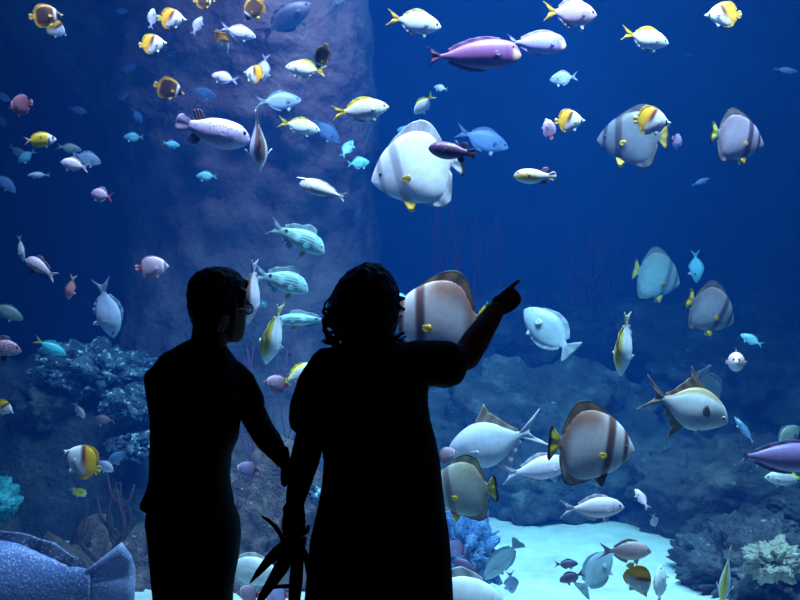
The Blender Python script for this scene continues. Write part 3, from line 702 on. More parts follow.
 ('auriga', 638, 580, 42, 'R', -62, 8, 4.2, 'butterflyfish diving head down over the sand under the mauve fish', BF, .85, 10),
 ('surgeon_pale', 596, 572, 54, 'R', 42, 25, 4.8, 'pale blue fish behind the mauve fish over the bright sand', None, 1.1),
 ('dark_bream', 566, 564, 27, 'R', -4, 15, 4.8, 'upper of two small dark blue fish over the sand', 'small dark blue fish'),
 ('dark_bream', 572, 577, 28, 'L', -28, 20, 4.5, 'lower of two small dark blue fish over the sand, beside the pale blue fish', 'small dark blue fish', 1.2),
 ('haze_blue', 511, 582, 34, 'R', -80, 30, 4.8, 'small blue fish head down right of the white-backed fish at the bottom edge', None),
 ('silver_plain', 447, 606, 134, 'R', -10, 8, 4.2, 'big white-backed fish rising into view at the bottom edge beside the skirt', None, 1.35),
 ('dark_bream', 467, 567, 32, 'L', 14, 20, 4.6, 'dark plum fish just above the white-backed fish at the bottom edge', None, 1.3),
 ('collare_violet', 456, 548, 22, 'L', 10, 20, 4.8, 'dark violet fish against the skirt above the dark plum fish', None),
 ('silver_plain', 660, 586, 42, 'R', 84, 8, 4.7, 'pale blue fish standing upright right of the diving butterflyfish', None, 1, 25),
 ('gold_back', 726, 576, 64, 'L', -85, 8, 4.6, 'slim pale fish hanging head down before the lower right rocks', None, .6, 60, 1.1),
 ('collare_pale', 447, 455, 24, 'R', 6, 20, 4.2, 'mauve fish peeking out at the woman\'s waist', 'collared butterflyfish', .9),
]
for row in FISH:
    key, cx, cy, ln, face, tilt, yaw, Y, label, group = row[:10]
    h = row[10] if len(row) > 10 else 1.0
    roll = row[11] if len(row) > 11 else 0.0
    nm = None
    wy = row[12] if len(row) > 12 else 1.0
    if key.startswith(('haze', 'silver', 'pink_yellow')): nm = 'silver_fish'
    if key in ('rabbit_yellow',): nm = 'rabbitfish'
    if key in ('stripe_back', 'gold_back'): nm = 'surgeonfish'
    fish(key, cx, cy, ln, face, tilt, yaw, Y, label, group, h=h, roll=roll, wy=wy, name=nm)
# ------------------------------------------------------------------ the hall and the tank
GY = 3.6            # the acrylic window stands this far from the camera
M['hall_floor'] = simple_mat('dark_carpet', (.03, .028, .03), .9, 60, .4, .2)
M['hall_wall'] = simple_mat('dark_painted_wall', (.03, .03, .035), .8, 8, .15)
M['frame'] = simple_mat('dark_window_frame', (.02, .02, .022), .5, 30, .1)
M['tank_wall'] = rock_mat('tank_back_wall', [(.3, (.014, .05, .10)), (.7, (.03, .08, .15))], .7, bump=.3)
struct('floor', box_mesh('floor', (-6, -3, -.1), (6, GY - .12, 0)), M['hall_floor'])
struct('ceiling', box_mesh('ceiling', (-6, -3, 4.3), (6, GY - .12, 4.4)), M['hall_wall'])
struct('wall_left', box_mesh('wall_left', (-6.1, -3, 0), (-6, GY - .12, 4.3)), M['hall_wall'])
struct('wall_right', box_mesh('wall_right', (6, -3, 0), (6.1, GY - .12, 4.3)), M['hall_wall'])
struct('wall_back', box_mesh('wall_back', (-6, -3.1, 0), (6, -3, 4.3)), M['hall_wall'])
struct('wall_above', box_mesh('wall_above', (-7, GY - .12, 3.7), (7, GY + .1, 7.2)), M['hall_wall'])
struct('wall_below', box_mesh('wall_below', (-7, GY - .12, -1.2), (7, GY + .1, .02)), M['hall_wall'])
for nm, x0, x1 in (('trim_1', -7, -4.4), ('trim_2', 4.4, 7)):
    struct(nm, box_mesh(nm, (x0, GY - .12, .02), (x1, GY + .1, 3.7), .01), M['frame'])
# acrylic pane
m, nt, N, L = new_mat('clear_acrylic')
out = N.new('ShaderNodeOutputMaterial'); mx = N.new('ShaderNodeMixShader'); tr = N.new('ShaderNodeBsdfTransparent'); gl = N.new('ShaderNodeBsdfGlossy'); fr = N.new('ShaderNodeLayerWeight')
fr.inputs['Blend'].default_value = .12; gl.inputs['Roughness'].default_value = .02; tr.inputs['Color'].default_value = (.985, .99, 1, 1)
mul = N.new('ShaderNodeMath'); mul.operation = 'MULTIPLY'; mul.inputs[1].default_value = .6
L.new(fr.outputs['Fresnel'], mul.inputs[0]); L.new(mul.outputs[0], mx.inputs[0]); L.new(tr.outputs[0], mx.inputs[1]); L.new(gl.outputs[0], mx.inputs[2]); L.new(mx.outputs[0], out.inputs[0])
M['acrylic'] = m
struct('window_1', box_mesh('window_1', (-4.4, GY - .05, .02), (4.4, GY + .05, 3.7)), M['acrylic'])
# tank shell
XL, XR, YB, ZT, ZB = -6.5, 6.5, 13.0, 7.0, -1.2
def rough_wall(name, f, nu, nv):
    bm = bmesh.new(); g = [[bm.verts.new(f(i / nu, j / nv)) for j in range(nv + 1)] for i in range(nu + 1)]
    for i in range(nu):
        for j in range(nv): bm.faces.new((g[i][j], g[i+1][j], g[i+1][j+1], g[i][j+1]))
    return to_mesh(bm, name)
def nz(p, s, seed=0): return noise.fractal(Vector(p) * s + Vector((seed, seed * 1.7, seed * .3)), 1.0, 2.0, 5)
struct('wall_rear', rough_wall('wall_rear', lambda u, v: Vector((XL + u * (XR - XL), YB + .35 * nz((u * 13, 0, v * 6), .6, 3), ZB + v * 8.4)), 70, 40), M['tank_wall'])
struct('wall_west', rough_wall('wall_west', lambda u, v: Vector((XL + .3 * nz((0, u * 10, v * 6), .6, 8), GY + u * (YB - GY), ZB + v * 8.4)), 50, 40), M['tank_wall'])
struct('wall_east', rough_wall('wall_east', lambda u, v: Vector((XR + .3 * nz((0, u * 10, v * 6), .6, 18), GY + u * (YB - GY), ZB + v * 8.4)), 50, 40), M['tank_wall'])
M['sand'] = rock_mat('pale_sand', [(.3, (.55, .56, .52)), (.55, (.72, .72, .68)), (.75, (.82, .82, .78))], 5, bump=.35)
def sand_z(x, y):
    return -.52 + .05 * noise.noise(Vector((x * 1.3, y * 1.3, 0))) + .02 * noise.noise(Vector((x * 5, y * 5, 2))) + .10 * max(0, y - 8)
def sand_pt(u, v):
    x = XL + u * (XR - XL); y = GY + .1 + v * (YB - GY); return Vector((x, y, sand_z(x, y)))
struct('floor_sand', rough_wall('floor_sand', sand_pt, 120, 100), M['sand'])
# the water itself
m, nt, N, L = new_mat('aquarium_water')
out = N.new('ShaderNodeOutputMaterial'); vs = N.new('ShaderNodeVolumeScatter'); va = N.new('ShaderNodeVolumeAbsorption'); ad = N.new('ShaderNodeAddShader')
vs.inputs['Color'].default_value = (.02, .22, 1.0, 1); vs.inputs['Density'].default_value = .039; vs.inputs['Anisotropy'].default_value = .1
va.inputs['Color'].default_value = (.0, .72, .93, 1); va.inputs['Density'].default_value = .16
L.new(vs.outputs[0], ad.inputs[0]); L.new(va.outputs[0], ad.inputs[1]); L.new(ad.outputs[0], out.inputs['Volume'])
M['water'] = m
w = struct('water', box_mesh('water', (XL - .6, GY + .052, ZB - .1), (XR + .6, YB + .6, ZT)), m)

# ------------------------------------------------------------------ rocks and corals
M['reef_dark'] = rock_mat('dark_reef_rock', [(.3, (.02, .022, .022)), (.55, (.065, .066, .066)), (.75, (.15, .145, .135))], 3.0, patch=(.26, .27, .27), patch_scale=9, patch_cut=.62)
M['reef_lit'] = rock_mat('blue_lit_coral_rock', [(.3, (.02, .03, .04)), (.5, (.05, .08, .11)), (.7, (.13, .19, .25))], 6.0, patch=(.72, .86, .95), patch_scale=15, patch_cut=.54)  # pale coral patches; the blue of a light spot is put into their colour
M['reef_mid'] = rock_mat('grey_reef_rock', [(.3, (.03, .035, .04)), (.55, (.09, .09, .11)), (.75, (.22, .21, .25))], 6.0, patch=(.45, .47, .52), patch_scale=16, patch_cut=.62)
M['pillar'] = rock_mat('brown_pillar_rock', [(.3, (.12, .075, .085)), (.55, (.24, .16, .17)), (.75, (.40, .30, .31))], 2.0, patch=(.10, .08, .10), patch_scale=3, patch_cut=.6)
M['ledge'] = rock_mat('grey_ledge_rock', [(.3, (.02, .026, .028)), (.55, (.07, .08, .085)), (.75, (.20, .22, .22))], 3.5, patch=(.42, .45, .45), patch_scale=8, patch_cut=.64)
M['cream_coral'] = rock_mat('cream_coral', [(.3, (.30, .26, .2)), (.5, (.62, .58, .48)), (.7, (.85, .82, .72))], 9.0, bump=.9)
M['teal_coral'] = rock_mat('teal_coral', [(.3, (.02, .16, .2)), (.5, (.08, .45, .5)), (.7, (.35, .8, .8))], 9.0, bump=.9)
M['rubble'] = rock_mat('purple_grey_rubble', [(.3, (.05, .03, .03)), (.55, (.14, .09, .085)), (.75, (.28, .21, .20))], 6.0, patch=(.6, .55, .56), patch_scale=16, patch_cut=.64)
M['whip'] = simple_mat('red_sea_whip', (.30, .03, .04), .8, 30, .3)
M['whip_purple'] = simple_mat('purple_sea_whip', (.12, .045, .09), .8, 30, .3)
M['fan'] = simple_mat('dark_branch_coral', (.05, .03, .05), .9, 30, .3)
M['blue_coral'] = rock_mat('blue_coral', [(.3, (.03, .08, .2)), (.5, (.1, .22, .5)), (.7, (.3, .45, .75))], 9.0, bump=.9)

def rock(name, cx, cy, w, h, Y, mat, label, cat='rock', group=None, depth=None, seed=0, amp=.35, freq=1.6, sub=5, knob=0.0, rot=0.0):
    """a lump of reef: centre, width and height as seen, distance"""
    bm = bmesh.new(); bmesh.ops.create_icosphere(bm, subdivisions=sub, radius=1)
    rx, rz = w / 2 * Y / F, h / 2 * Y / F; ry = depth / 2 if depth else (rx + rz) / 2
    ca, sa = math.cos(math.radians(rot)), math.sin(math.radians(rot))
    for v in bm.verts:
        d = v.co.normalized()
        q = Vector((d.x * rx, d.y * ry, d.z * rz)); sc = min(rx, rz, ry)
        n = noise.fractal(q / sc * freq * .7 + Vector((seed, seed * 2.1, 0)), 1.0, 2.0, 6)
        r = 1 + amp * n
        if knob: 
            vd = noise.voronoi(q / sc * freq * 3 + Vector((seed, 0, 0)))[0][0]; r += knob * (.5 - vd)
        q = q * r
        v.co = Vector((q.x * ca - q.z * sa, q.y, q.x * sa + q.z * ca))
    o = link(name, to_mesh(bm, name), mat)
    o.location = at(cx, cy, Y)
    tag(o, label, cat, group)
    return o

# big pillar of rock, overhanging to the left at its top
bm = bmesh.new(); loops = []
NP = 160
prof = [(700, 100, 420), (600, 110, 410), (500, 125, 395), (420, 130, 385), (340, 134, 376), (260, 136, 376), (190, 132, 374), (140, 118, 372), (100, 84, 372), (60, 40, 370), (20, -10, 368), (-60, -90, 366), (-130, -130, 364)]
PY = 9.6
ypx = []
for i in range(130):
    f = i / 129 * (len(prof) - 1); j = min(int(f), len(prof) - 2); t = f - j
    ypx.append([prof[j][c] + (prof[j+1][c] - prof[j][c]) * t for c in range(3)])
for (py, xl, xr) in ypx:
    a, b = at(xl, py, PY), at(xr, py, PY); c = (a + b) / 2; hw = (b.x - a.x) / 2
    lp = []
    for k in range(NP):
        an = 2 * PI * k / NP
        p = Vector((c.x + hw * math.copysign(abs(math.cos(an)) ** .8, math.cos(an)), PY + 1.15 * math.copysign(abs(math.sin(an)) ** .8, math.sin(an)), c.z))
        n = noise.fractal(p * .9, 1.0, 2.0, 6)
        n2 = noise.fractal(p * 3.1 + Vector((9, 2, 4)), 1.0, 2.0, 5)
        p += Vector((math.cos(an) * (.10 * n + .03 * n2), math.sin(an) * (.32 * n + .10 * n2), 0))
        lp.append(bm.verts.new(p))
    loops.append(lp)
for a, b in zip(loops, loops[1:]):
    for k in range(NP): bm.faces.new((a[k], a[(k+1) % NP], b[(k+1) % NP], b[k]))
bm.faces.new(loops[0][::-1]); bm.faces.new(loops[-1])
o = link('rock_pillar', to_mesh(bm, 'rock_pillar'), M['pillar'])
tag(o, 'tall brown rock pillar behind the fish at left, overhanging towards the top', 'rock')

rock('reef_rock', 50, 545, 400, 370, 8.2, M['reef_dark'], 'dark reef slope behind the speckled grouper, lower left', depth=2.6, seed=1, amp=.3, sub=6)
rock('reef_rock', -6, 562, 56, 112, 6.2, M['reef_dark'], 'dark rock under the bright teal coral at the left edge', depth=.4, seed=26, amp=.35)
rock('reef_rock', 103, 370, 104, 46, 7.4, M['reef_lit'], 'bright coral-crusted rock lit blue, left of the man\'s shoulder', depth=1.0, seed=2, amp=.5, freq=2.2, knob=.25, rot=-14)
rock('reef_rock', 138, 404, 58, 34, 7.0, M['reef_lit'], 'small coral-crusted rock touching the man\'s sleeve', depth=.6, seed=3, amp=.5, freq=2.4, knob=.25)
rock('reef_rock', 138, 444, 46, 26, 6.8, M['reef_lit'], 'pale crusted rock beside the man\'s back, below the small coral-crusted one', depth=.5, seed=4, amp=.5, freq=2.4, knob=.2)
rock('reef_rock', 45, 405, 74, 52, 7.3, M['reef_dark'], 'dim ribbed rock under the teal fish with the yellow tail, left', depth=.8, seed=5, amp=.5)
rock('coral', 2, 500, 26, 40, 6.2, M['teal_coral'], 'bright teal coral at the left edge above the grouper', 'coral', depth=.25, seed=6, amp=.5, freq=2.5, knob=.4, sub=4)
rock('reef_rock', 112, 606, 240, 140, 6.2, M['rubble'], 'purplish rubble mound behind the grouper\'s tail', depth=.7, seed=7, amp=.5, freq=2.2, knob=.2)
rock('reef_rock', 262, 565, 180, 190, 6.4, M['rubble'], 'purple-grey rubble heap seen between the two people', depth=1.1, seed=8, amp=.45, freq=2.4, knob=.2, sub=6)
rock('reef_rock', 238, 478, 100, 70, 7.2, M['rubble'], 'low grey rock under the man\'s arm, behind the violet butterflyfish', depth=.8, seed=9, amp=.4)
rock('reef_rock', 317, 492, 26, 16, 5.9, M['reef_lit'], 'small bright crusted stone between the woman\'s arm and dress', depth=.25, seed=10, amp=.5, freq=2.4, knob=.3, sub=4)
rock('reef_rock', 540, 448, 330, 156, 8.5, M['ledge'], 'broad grey-blue rock ledge behind the brown barred batfish', depth=2.0, seed=11, amp=.3, freq=2.2, sub=6, rot=-7, knob=.12)  # real ledge, its foot drawn down over the sand to stand in for shade
rock('reef_rock', 480, 352, 190, 100, 10.4, M['reef_dark'], 'mottled dark rock rising behind the pointing arm', depth=1.6, seed=12, amp=.45, sub=6)
rock('reef_rock', 600, 355, 150, 110, 10.8, M['reef_dark'], 'dark rock behind the slender silver head-down fish', depth=1.6, seed=13, amp=.5, sub=6)
rock('reef_rock', 745, 405, 240, 200, 9.6, M['reef_dark'], 'large dark reef wall behind the rusty-backed silver fish at right', depth=2.0, seed=14, amp=.5, freq=2.0, sub=6, knob=.15)
rock('reef_rock', 742, 500, 220, 120, 7.4, M['reef_dark'], 'dark sloping rock below the rusty-backed silver fish', depth=1.2, seed=15, amp=.35, knob=.1, sub=6)
rock('reef_rock', 756, 580, 150, 96, 5.9, M['reef_mid'], 'rough purple-grey rock filling the lower right corner', depth=.9, seed=16, amp=.5, freq=2.4, knob=.25, sub=6)
rock('coral', 775, 560, 52, 34, 5.35, M['cream_coral'], 'cream knobbly coral on the lower right rock', 'coral', depth=.25, seed=17, amp=.5, freq=2.6, knob=.5, sub=5)
rock('coral', 728, 532, 44, 34, 6.4, M['ledge'], 'rounded grey coral head behind the slim hanging fish, lower right', 'coral', depth=.35, seed=18, amp=.25, freq=2.6, knob=.5, sub=5)
rock('coral', 765, 525, 50, 26, 6.6, M['ledge'], 'grey coral mound above the cream coral, lower right', 'coral', depth=.4, seed=19, amp=.5, knob=.4, sub=5)
rock('reef_rock', 790, 508, 50, 36, 6.8, M['reef_dark'], 'dark bumpy rock at the right edge above the cream coral', depth=.5, seed=20, amp=.5, knob=.3)
rock('coral', 466, 555, 56, 92, 5.7, M['blue_coral'], 'blue knobbly coral on the sand beside the woman\'s skirt', 'coral', depth=.35, seed=21, amp=.5, freq=2.6, knob=.5, sub=5)

def whips(name, cx, py0, py1, spread, n, Y, mat, label, group, r=.008, branch=0, seed=0):
    """a cluster of thin upright sea-whip stems from one holdfast"""
    rnd = random.Random(seed)
    bm = bmesh.new(); base = at(cx, py0, Y)
    top = at(cx, py1, Y).z
    for k in range(n):
        x = base.x + rnd.uniform(-.5, .5) * spread * Y / F; y = Y + rnd.uniform(-.12, .12)
        h = (top - base.z) * rnd.uniform(.7, 1)
        pts = [Vector((base.x + (x - base.x) * (.25 + .75 * min(1, i / 3)) + .025 * math.sin(i * 1.1 + k), y + .02 * math.sin(i + k * 2), base.z + h * i / 7)) for i in range(8)]
        tube(bm, pts, [r * (1.25 - .09 * i) for i in range(8)], 6)
        for b in range(branch):
            i = rnd.randint(2, 5); s = rnd.choice((-1, 1))
            q = pts[i]; ln = h * rnd.uniform(.25, .45)
            tube(bm, [q, q + Vector((s * ln * .3, 0, ln * .35)), q + Vector((s * ln * .45, 0.02, ln))], [r, r * .8, r * .5], 6)
    o = link(name, to_mesh(bm, name), mat)
    tag(o, label, 'coral', group)
SW = 'sea whips'
whips('sea_whip', 447, 330, 190, 30, 12, 11.0, M['whip'], 'faint red sea whips above the batfish behind the pointing arm', SW, .012, 0, 1)
whips('sea_whip', 480, 330, 205, 40, 14, 11.0, M['whip'], 'faint red sea whips left of the pointing hand', SW, .012, 0, 2)
whips('sea_whip', 586, 350, 225, 30, 14, 10.6, M['whip'], 'faint dark red sea whips above the pale blue surgeonfish', SW, .014, 1, 3)
whips('sea_whip', 268, 500, 312, 60, 8, 6.4, M['whip_purple'], 'purple sea whips standing between the man and the woman', SW, .007, 0, 4)
whips('branching_coral', 103, 570, 480, 50, 5, 5.4, M['fan'], 'dark branching coral above the grouper\'s tail', SW, .014, 2, 5)
# ------------------------------------------------------------------ the two visitors
M['skin'] = simple_mat('warm_brown_skin', (.15, .055, .04), .8, 12, .08)
M['dark_hair'] = simple_mat('dark_hair', (.012, .009, .008), .6, 60, .4, .3)
M['tee'] = simple_mat('black_tee_shirt', (.012, .012, .014), .9, 40, .2, .1)
M['dress'] = simple_mat('black_dress', (.012, .011, .013), .9, 40, .2, .1)
M['trousers'] = simple_mat('dark_trousers', (.012, .013, .018), .9, 50, .2, .1)
M['shoe'] = simple_mat('dark_shoe_leather', (.015, .013, .012), .6, 30, .2)
M['specs'] = simple_mat('black_plastic_frame', (.01, .01, .01), .3, 30, .1)
M['strap'] = simple_mat('black_strap', (.012, .011, .011), .7, 40, .2)
M['eyewhite'] = simple_mat('eye_white', (.7, .68, .65), .3, 30, .05)

def P(px, py, Y, dy=0.0):
    return at(px, py, Y + dy)
def row(py, xl, xr, Y, hd, dy=0.0):
    a, b = at(xl, py, Y), at(xr, py, Y)
    return (a.z, (a.x + b.x) / 2, Y + dy, (b.x - a.x) / 2 * .985, hd)
def shrink(r, k): return (r[0], r[1], r[2], r[3] * k, r[4] * k)

def hand(bm, wrist, fwd, palm, thumb_side, curls, thumb_curl=30, size=1.0, spread=.06, folded=False):
    """wrist point, direction of the fingers, direction the palm faces, +1/-1 thumb side, curl in degrees per joint for index..little"""
    f = Vector(fwd).normalized(); pn = Vector(palm); pn = (pn - f * pn.dot(f)).normalized()
    sd = f.cross(pn).normalized() * thumb_side
    wrist = Vector(wrist); s = size
    tube(bm, [wrist - f * .02 * s, wrist + f * .03 * s, wrist + f * .062 * s, wrist + f * .085 * s], [.026 * s, .036 * s, .040 * s, .038 * s], 12, flat=pn, flatk=.46)
    lens = [.072, .080, .074, .058]
    for i, (ln, cu) in enumerate(zip(lens, curls)):
        off = (.029 - i * .0195) * s
        p = wrist + f * (.082 - .004 * abs(i - 1)) * s + sd * off
        d = (f + sd * spread * (1.2 - i)).normalized()
        ax = d.cross(pn).normalized()
        pts = [p - d * .02 * s, p]
        ang = 0
        for j, fr in enumerate((.45, .32, .23)):
            ang += cu if not isinstance(cu, (tuple, list)) else cu[j]
            dd = Matrix.Rotation(math.radians(ang), 3, ax) @ d
            pts.append(pts[-1] + dd * ln * fr * s)
        tube(bm, pts, [.0098 * s, .0098 * s, .0088 * s, .008 * s, .007 * s], 10)
    p = wrist + f * .022 * s + sd * .026 * s
    d = (f * .62 + sd * .75 + pn * .25).normalized(); ax = d.cross(pn + f * .1).normalized()
    if folded: d = (f * .8 + pn * .6).normalized()
    pts = [p, p + d * .034 * s]
    if folded: pts += [pts[1] + (f * .35 + pn * .45 - sd * .6).normalized() * .028 * s, pts[1] + (f * .35 + pn * .45 - sd * .6).normalized() * .028 * s + (f * .1 - sd).normalized() * .022 * s]
    for j, q in enumerate(() if folded else (.03, .024)):
        dd = Matrix.Rotation(math.radians(thumb_curl * (j + 1)), 3, (f.cross(pn) * 1).normalized()) @ d
        dd = (dd - sd * .25 * (j + 1) * thumb_curl / 40).normalized()
        pts.append(pts[-1] + dd * q * s)
    tube(bm, pts, [.014 * s, .0125 * s, .0105 * s, .0085 * s], 10)

def head(bm, base, yaw, tilt=0.0, k=1.0):
    """BASE is the point under the chin on the neck axis; yaw turns the face clockwise from straight away from the camera. Returns local -> world."""
    X = Matrix.Translation(base) @ Matrix.Rotation(-yaw, 4, 'Z') @ Matrix.Rotation(tilt, 4, 'X')   # local +Y is forward
    b2 = bmesh.new()
    ring_stack(b2, [(0, 0, .055 * k, .026, .024), (.012, 0, .05 * k, .040, .042), (.035, 0, .034, .053, .062), (.07, 0, .016, .062, .084), (.105, 0, .004, .069, .094), (.14, 0, -.002, .074, .098), (.175, 0, -.006, .073, .094), (.205, 0, -.008, .062, .079), (.225, 0, -.008, .042, .052), (.232, 0, -.008, .018, .022)], 28, 2.1)
    tube(b2, [(0, .088, .122), (0, .104, .098), (0, .112, .082)], [.008, .011, .013], 10)            # nose
    ball(b2, Vector((0, .092, .052)), (.022, .010, .006)); ball(b2, Vector((0, .091, .043)), (.019, .010, .006))   # lips
    ball(b2, Vector((0, .078, .014)), (.024, .02, .016))                                             # chin
    for s in (1, -1):
        ball(b2, Vector((s * .030, .083, .128)), (.022, .014, .008))                                 # brow
        ball(b2, Vector((s * .074, -.008, .100)), (.010, .020, .032), rot=Matrix.Rotation(s * .35, 4, 'Z'))   # ear
    for v in b2.verts: v.co = X @ v.co
    me = bpy.data.meshes.new('tmp'); b2.to_mesh(me); b2.free(); bm.from_mesh(me); bpy.data.meshes.remove(me)
    return X

def eyes(X, parent):
    for s in (1, -1):
        bm = bmesh.new(); ball(bm, X @ Vector((s * .031, .083, .108)), .0125, 14)
        me = to_mesh(bm, 'eye'); me.materials.append(M['eyewhite']); me.materials.append(M['pupil'])
        c = X @ Vector((s * .031, .0955, .108))
        for p in me.polygons: p.material_index = 1 if (p.center - c).length < .007 else 0
        link('eye', me, None, parent)

def shoe(name, x, y, parent):
    bm = bmesh.new()
    ring_stack(bm, [(0.0, x, y + .06, .045, .135), (.02, x, y + .06, .048, .138), (.045, x, y + .05, .046, .125), (.075, x, y + .005, .042, .075), (.105, x, y - .01, .046, .056)], 24, 2.4)
    link(name, to_mesh(bm, name), M['shoe'], parent)

# ---- the man
MY = 2.5
man = empty('person', (at(195, 300, MY).x, MY, 0))
inv = Matrix.Translation(-man.location)
def local(me):
    me.transform(inv_cur); return me
inv_cur = inv
T = lambda py, xl, xr, hd, dy=0: row(py, xl, xr, MY, hd, dy)
shirt_rows = [T(506, 142, 234, .125), T(502, 141, 234, .125), T(490, 147, 231, .125), T(478, 150.5, 229.5, .122), T(455, 151, 231, .122), T(440, 151.5, 238, .125), T(425, 151.5, 240, .128), T(405, 151.5, 243, .13), T(388, 152, 246, .128), T(375, 154, 245, .115), T(366, 157, 240, .10), T(358, 162, 235, .088), T(350, 170, 229, .076), T(344, 180, 225, .068), T(339, 190, 222, .06)]
bm = bmesh.new()
ring_stack(bm, [shrink(r, .9) for r in shirt_rows[2:]][0:], 32, 2.4)
ring_stack(bm, [T(565, 155, 234, .12), T(540, 153, 238, .13), T(515, 151, 236, .125), T(490, 154, 226, .115)], 32, 2.4)
base = P(215, 343, MY, .0)
XM = head(bm, base + Vector((.010, .005, 0)), math.radians(30), .0)
tube(bm, [P(208, 372, MY), P(208, 350, MY), P(211, 325, MY)], [.062, .056, .056], 16)
# right arm reaching to the woman's wrist
sh, el, wr = P(239, 386, MY, .0), P(262, 431, MY, .04), P(283, 460, MY, -.01)
tube(bm, [sh, sh.lerp(el, .5), el], [.046, .044, .040], 14)
tube(bm, [el, el.lerp(wr, .35), el.lerp(wr, .8), wr], [.041, .040, .030, .026], 14)
hand(bm, P(286, 457, MY, -.01), (-.05, -.02, -1), (1, .15, -.05), -1, [62, 66, 68, 70], 34, .8)
# left arm folded in front of the chest
sh2, el2, wr2 = P(160, 378, MY), P(166, 440, MY, .06), P(196, 425, MY, .26)
tube(bm, [sh2, sh2.lerp(el2, .5), el2], [.050, .046, .040], 14)
tube(bm, [el2, el2.lerp(wr2, .35), wr2], [.041, .040, .027], 14)
hand(bm, wr2, (wr2 - el2), (0, -.3, 1), 1, [22, 25, 28, 30], 25, 1.0)
for cxp, s in ((174, -1), (213, 1)):
    hip, kn, an = P(cxp, 560, MY), P(cxp + 1, 672, MY, .015), P(cxp + s * 1, 785, MY, -.01)
    tube(bm, [hip, hip.lerp(kn, .5), kn], [.066, .060, .050], 16)
    tube(bm, [kn, kn.lerp(an, .35), an], [.050, .048, .036], 16)
    tube(bm, [an, an + Vector((0, .0, -.055)), an + Vector((0, .13, -.062))], [.034, .034, .026], 12)
body = link('body', local(fused(bm, 'man_body', .0042, 3)), M['skin'], man)
# shirt with two sleeves
bm = bmesh.new(); ring_stack(bm, shirt_rows, 36, 2.3)
tube(bm, [P(173, 364, MY), P(165, 376, MY), P(160, 386, MY)], [.048, .050, .046], 16)
tube(bm, [P(231, 373, MY), P(240, 383, MY), P(251, 403, MY, .02)], [.046, .050, .046], 16)
link('tee_shirt', local(fused(bm, 'man_shirt', .006, 3)), M['tee'], man)
bm = bmesh.new()
ring_stack(bm, [T(600, 155.5, 230.5, .118), T(580, 153.5, 234, .124), T(558, 151.5, 238.5, .13), T(535, 149.5, 240.5, .134), T(520, 147, 239, .132), T(498, 150, 230, .118)], 34, 2.5)
for cxp in (174.5, 212):
    hip, kn, an = P(cxp, 585, MY), P(cxp, 672, MY, .015), P(cxp, 782, MY, -.005)
    tube(bm, [hip, hip.lerp(kn, .5), kn, kn.lerp(an, .5), an], [.0585, .060, .060, .058, .056], 18)
link('trousers', local(fused(bm, 'man_trousers', .006, 3)), M['trousers'], man)
# short hair
bm = bmesh.new(); b2 = bmesh.new()
ring_stack(b2, [(.035, 0, -.040, .046, .036), (.06, 0, -.036, .058, .050), (.09, 0, -.032, .070, .066), (.125, 0, -.024, .078, .080), (.16, 0, -.013, .080, .094), (.19, 0, -.006, .076, .096), (.213, 0, -.004, .062, .082), (.230, 0, -.002, .042, .056), (.238, 0, .0, .018, .024)], 30, 2.1)
tube(b2, [(-.05, .070, .186), (0, .080, .192), (.05, .070, .186)], [.014, .016, .014], 10)
for s in (1, -1): tube(b2, [(s * .073, .03, .16), (s * .073, .022, .12), (s * .071, .02, .095)], [.012, .011, .006], 10)
for v in b2.verts: v.co = XM @ v.co
me = bpy.data.meshes.new('tmp'); b2.to_mesh(me); b2.free(); bm.from_mesh(me)
link('hair', local(fused(bm, 'man_hair', .005, 2, lambda c, n: n * (.004 * noise.noise(c * 60)))), M['dark_hair'], man)
# glasses
bm = bmesh.new()
for s in (1, -1):
    ring = [XM @ Vector((s * .035 + .022 * math.cos(a), .101 - .25 * abs(.024 * math.cos(a)) * (1 if math.cos(a) * s > 0 else 0), .106 + .016 * math.sin(a))) for a in [2 * PI * k / 16 for k in range(17)]]
    tube(bm, ring, .003, 6)
    tube(bm, [XM @ Vector((s * .058, .097, .110)), XM @ Vector((s * .078, .06, .110)), XM @ Vector((s * .080, -.01, .108)), XM @ Vector((s * .078, -.03, .092))], .0028, 6)
tube(bm, [XM @ Vector((-.012, .101, .108)), XM @ Vector((0, .112, .110)), XM @ Vector((.012, .101, .108))], .0028, 6)
link('glasses', local(to_mesh(bm, 'glasses')), M['specs'], man)
ehold = body
eyes_parent = body
for s in (1, -1):
    pass
def add_eyes(X, parent):
    for s in (1, -1):
        bm = bmesh.new(); ball(bm, X @ Vector((s * .031, .081, .108)), .0125, 14)
        me = local(to_mesh(bm, 'eye')); me.materials.append(M['eyewhite']); me.materials.append(M['pupil'])
        c = inv_cur @ (X @ Vector((s * .031, .0935, .108)))
        for p in me.polygons: p.material_index = 1 if (p.center - c).length < .007 else 0
        link('eye', me, None, parent)
add_eyes(XM, body)
for cxp in (174, 213):
    bm = bmesh.new(); p = P(cxp, 800, MY) - Vector((man.location.x, man.location.y, 0)); 
    ring_stack(bm, [(0.0, p.x, p.y + .06, .045, .135), (.02, p.x, p.y + .06, .048, .138), (.045, p.x, p.y + .05, .046, .125), (.075, p.x, p.y + .005, .042, .075), (.105, p.x, p.y - .01, .046, .056)], 24, 2.4)
    link('shoe', to_mesh(bm, 'shoe'), M['shoe'], man)
tag(man, 'man in dark t-shirt with short hair and glasses, looking right, hand on the woman\'s wrist', 'person', 'visitors')

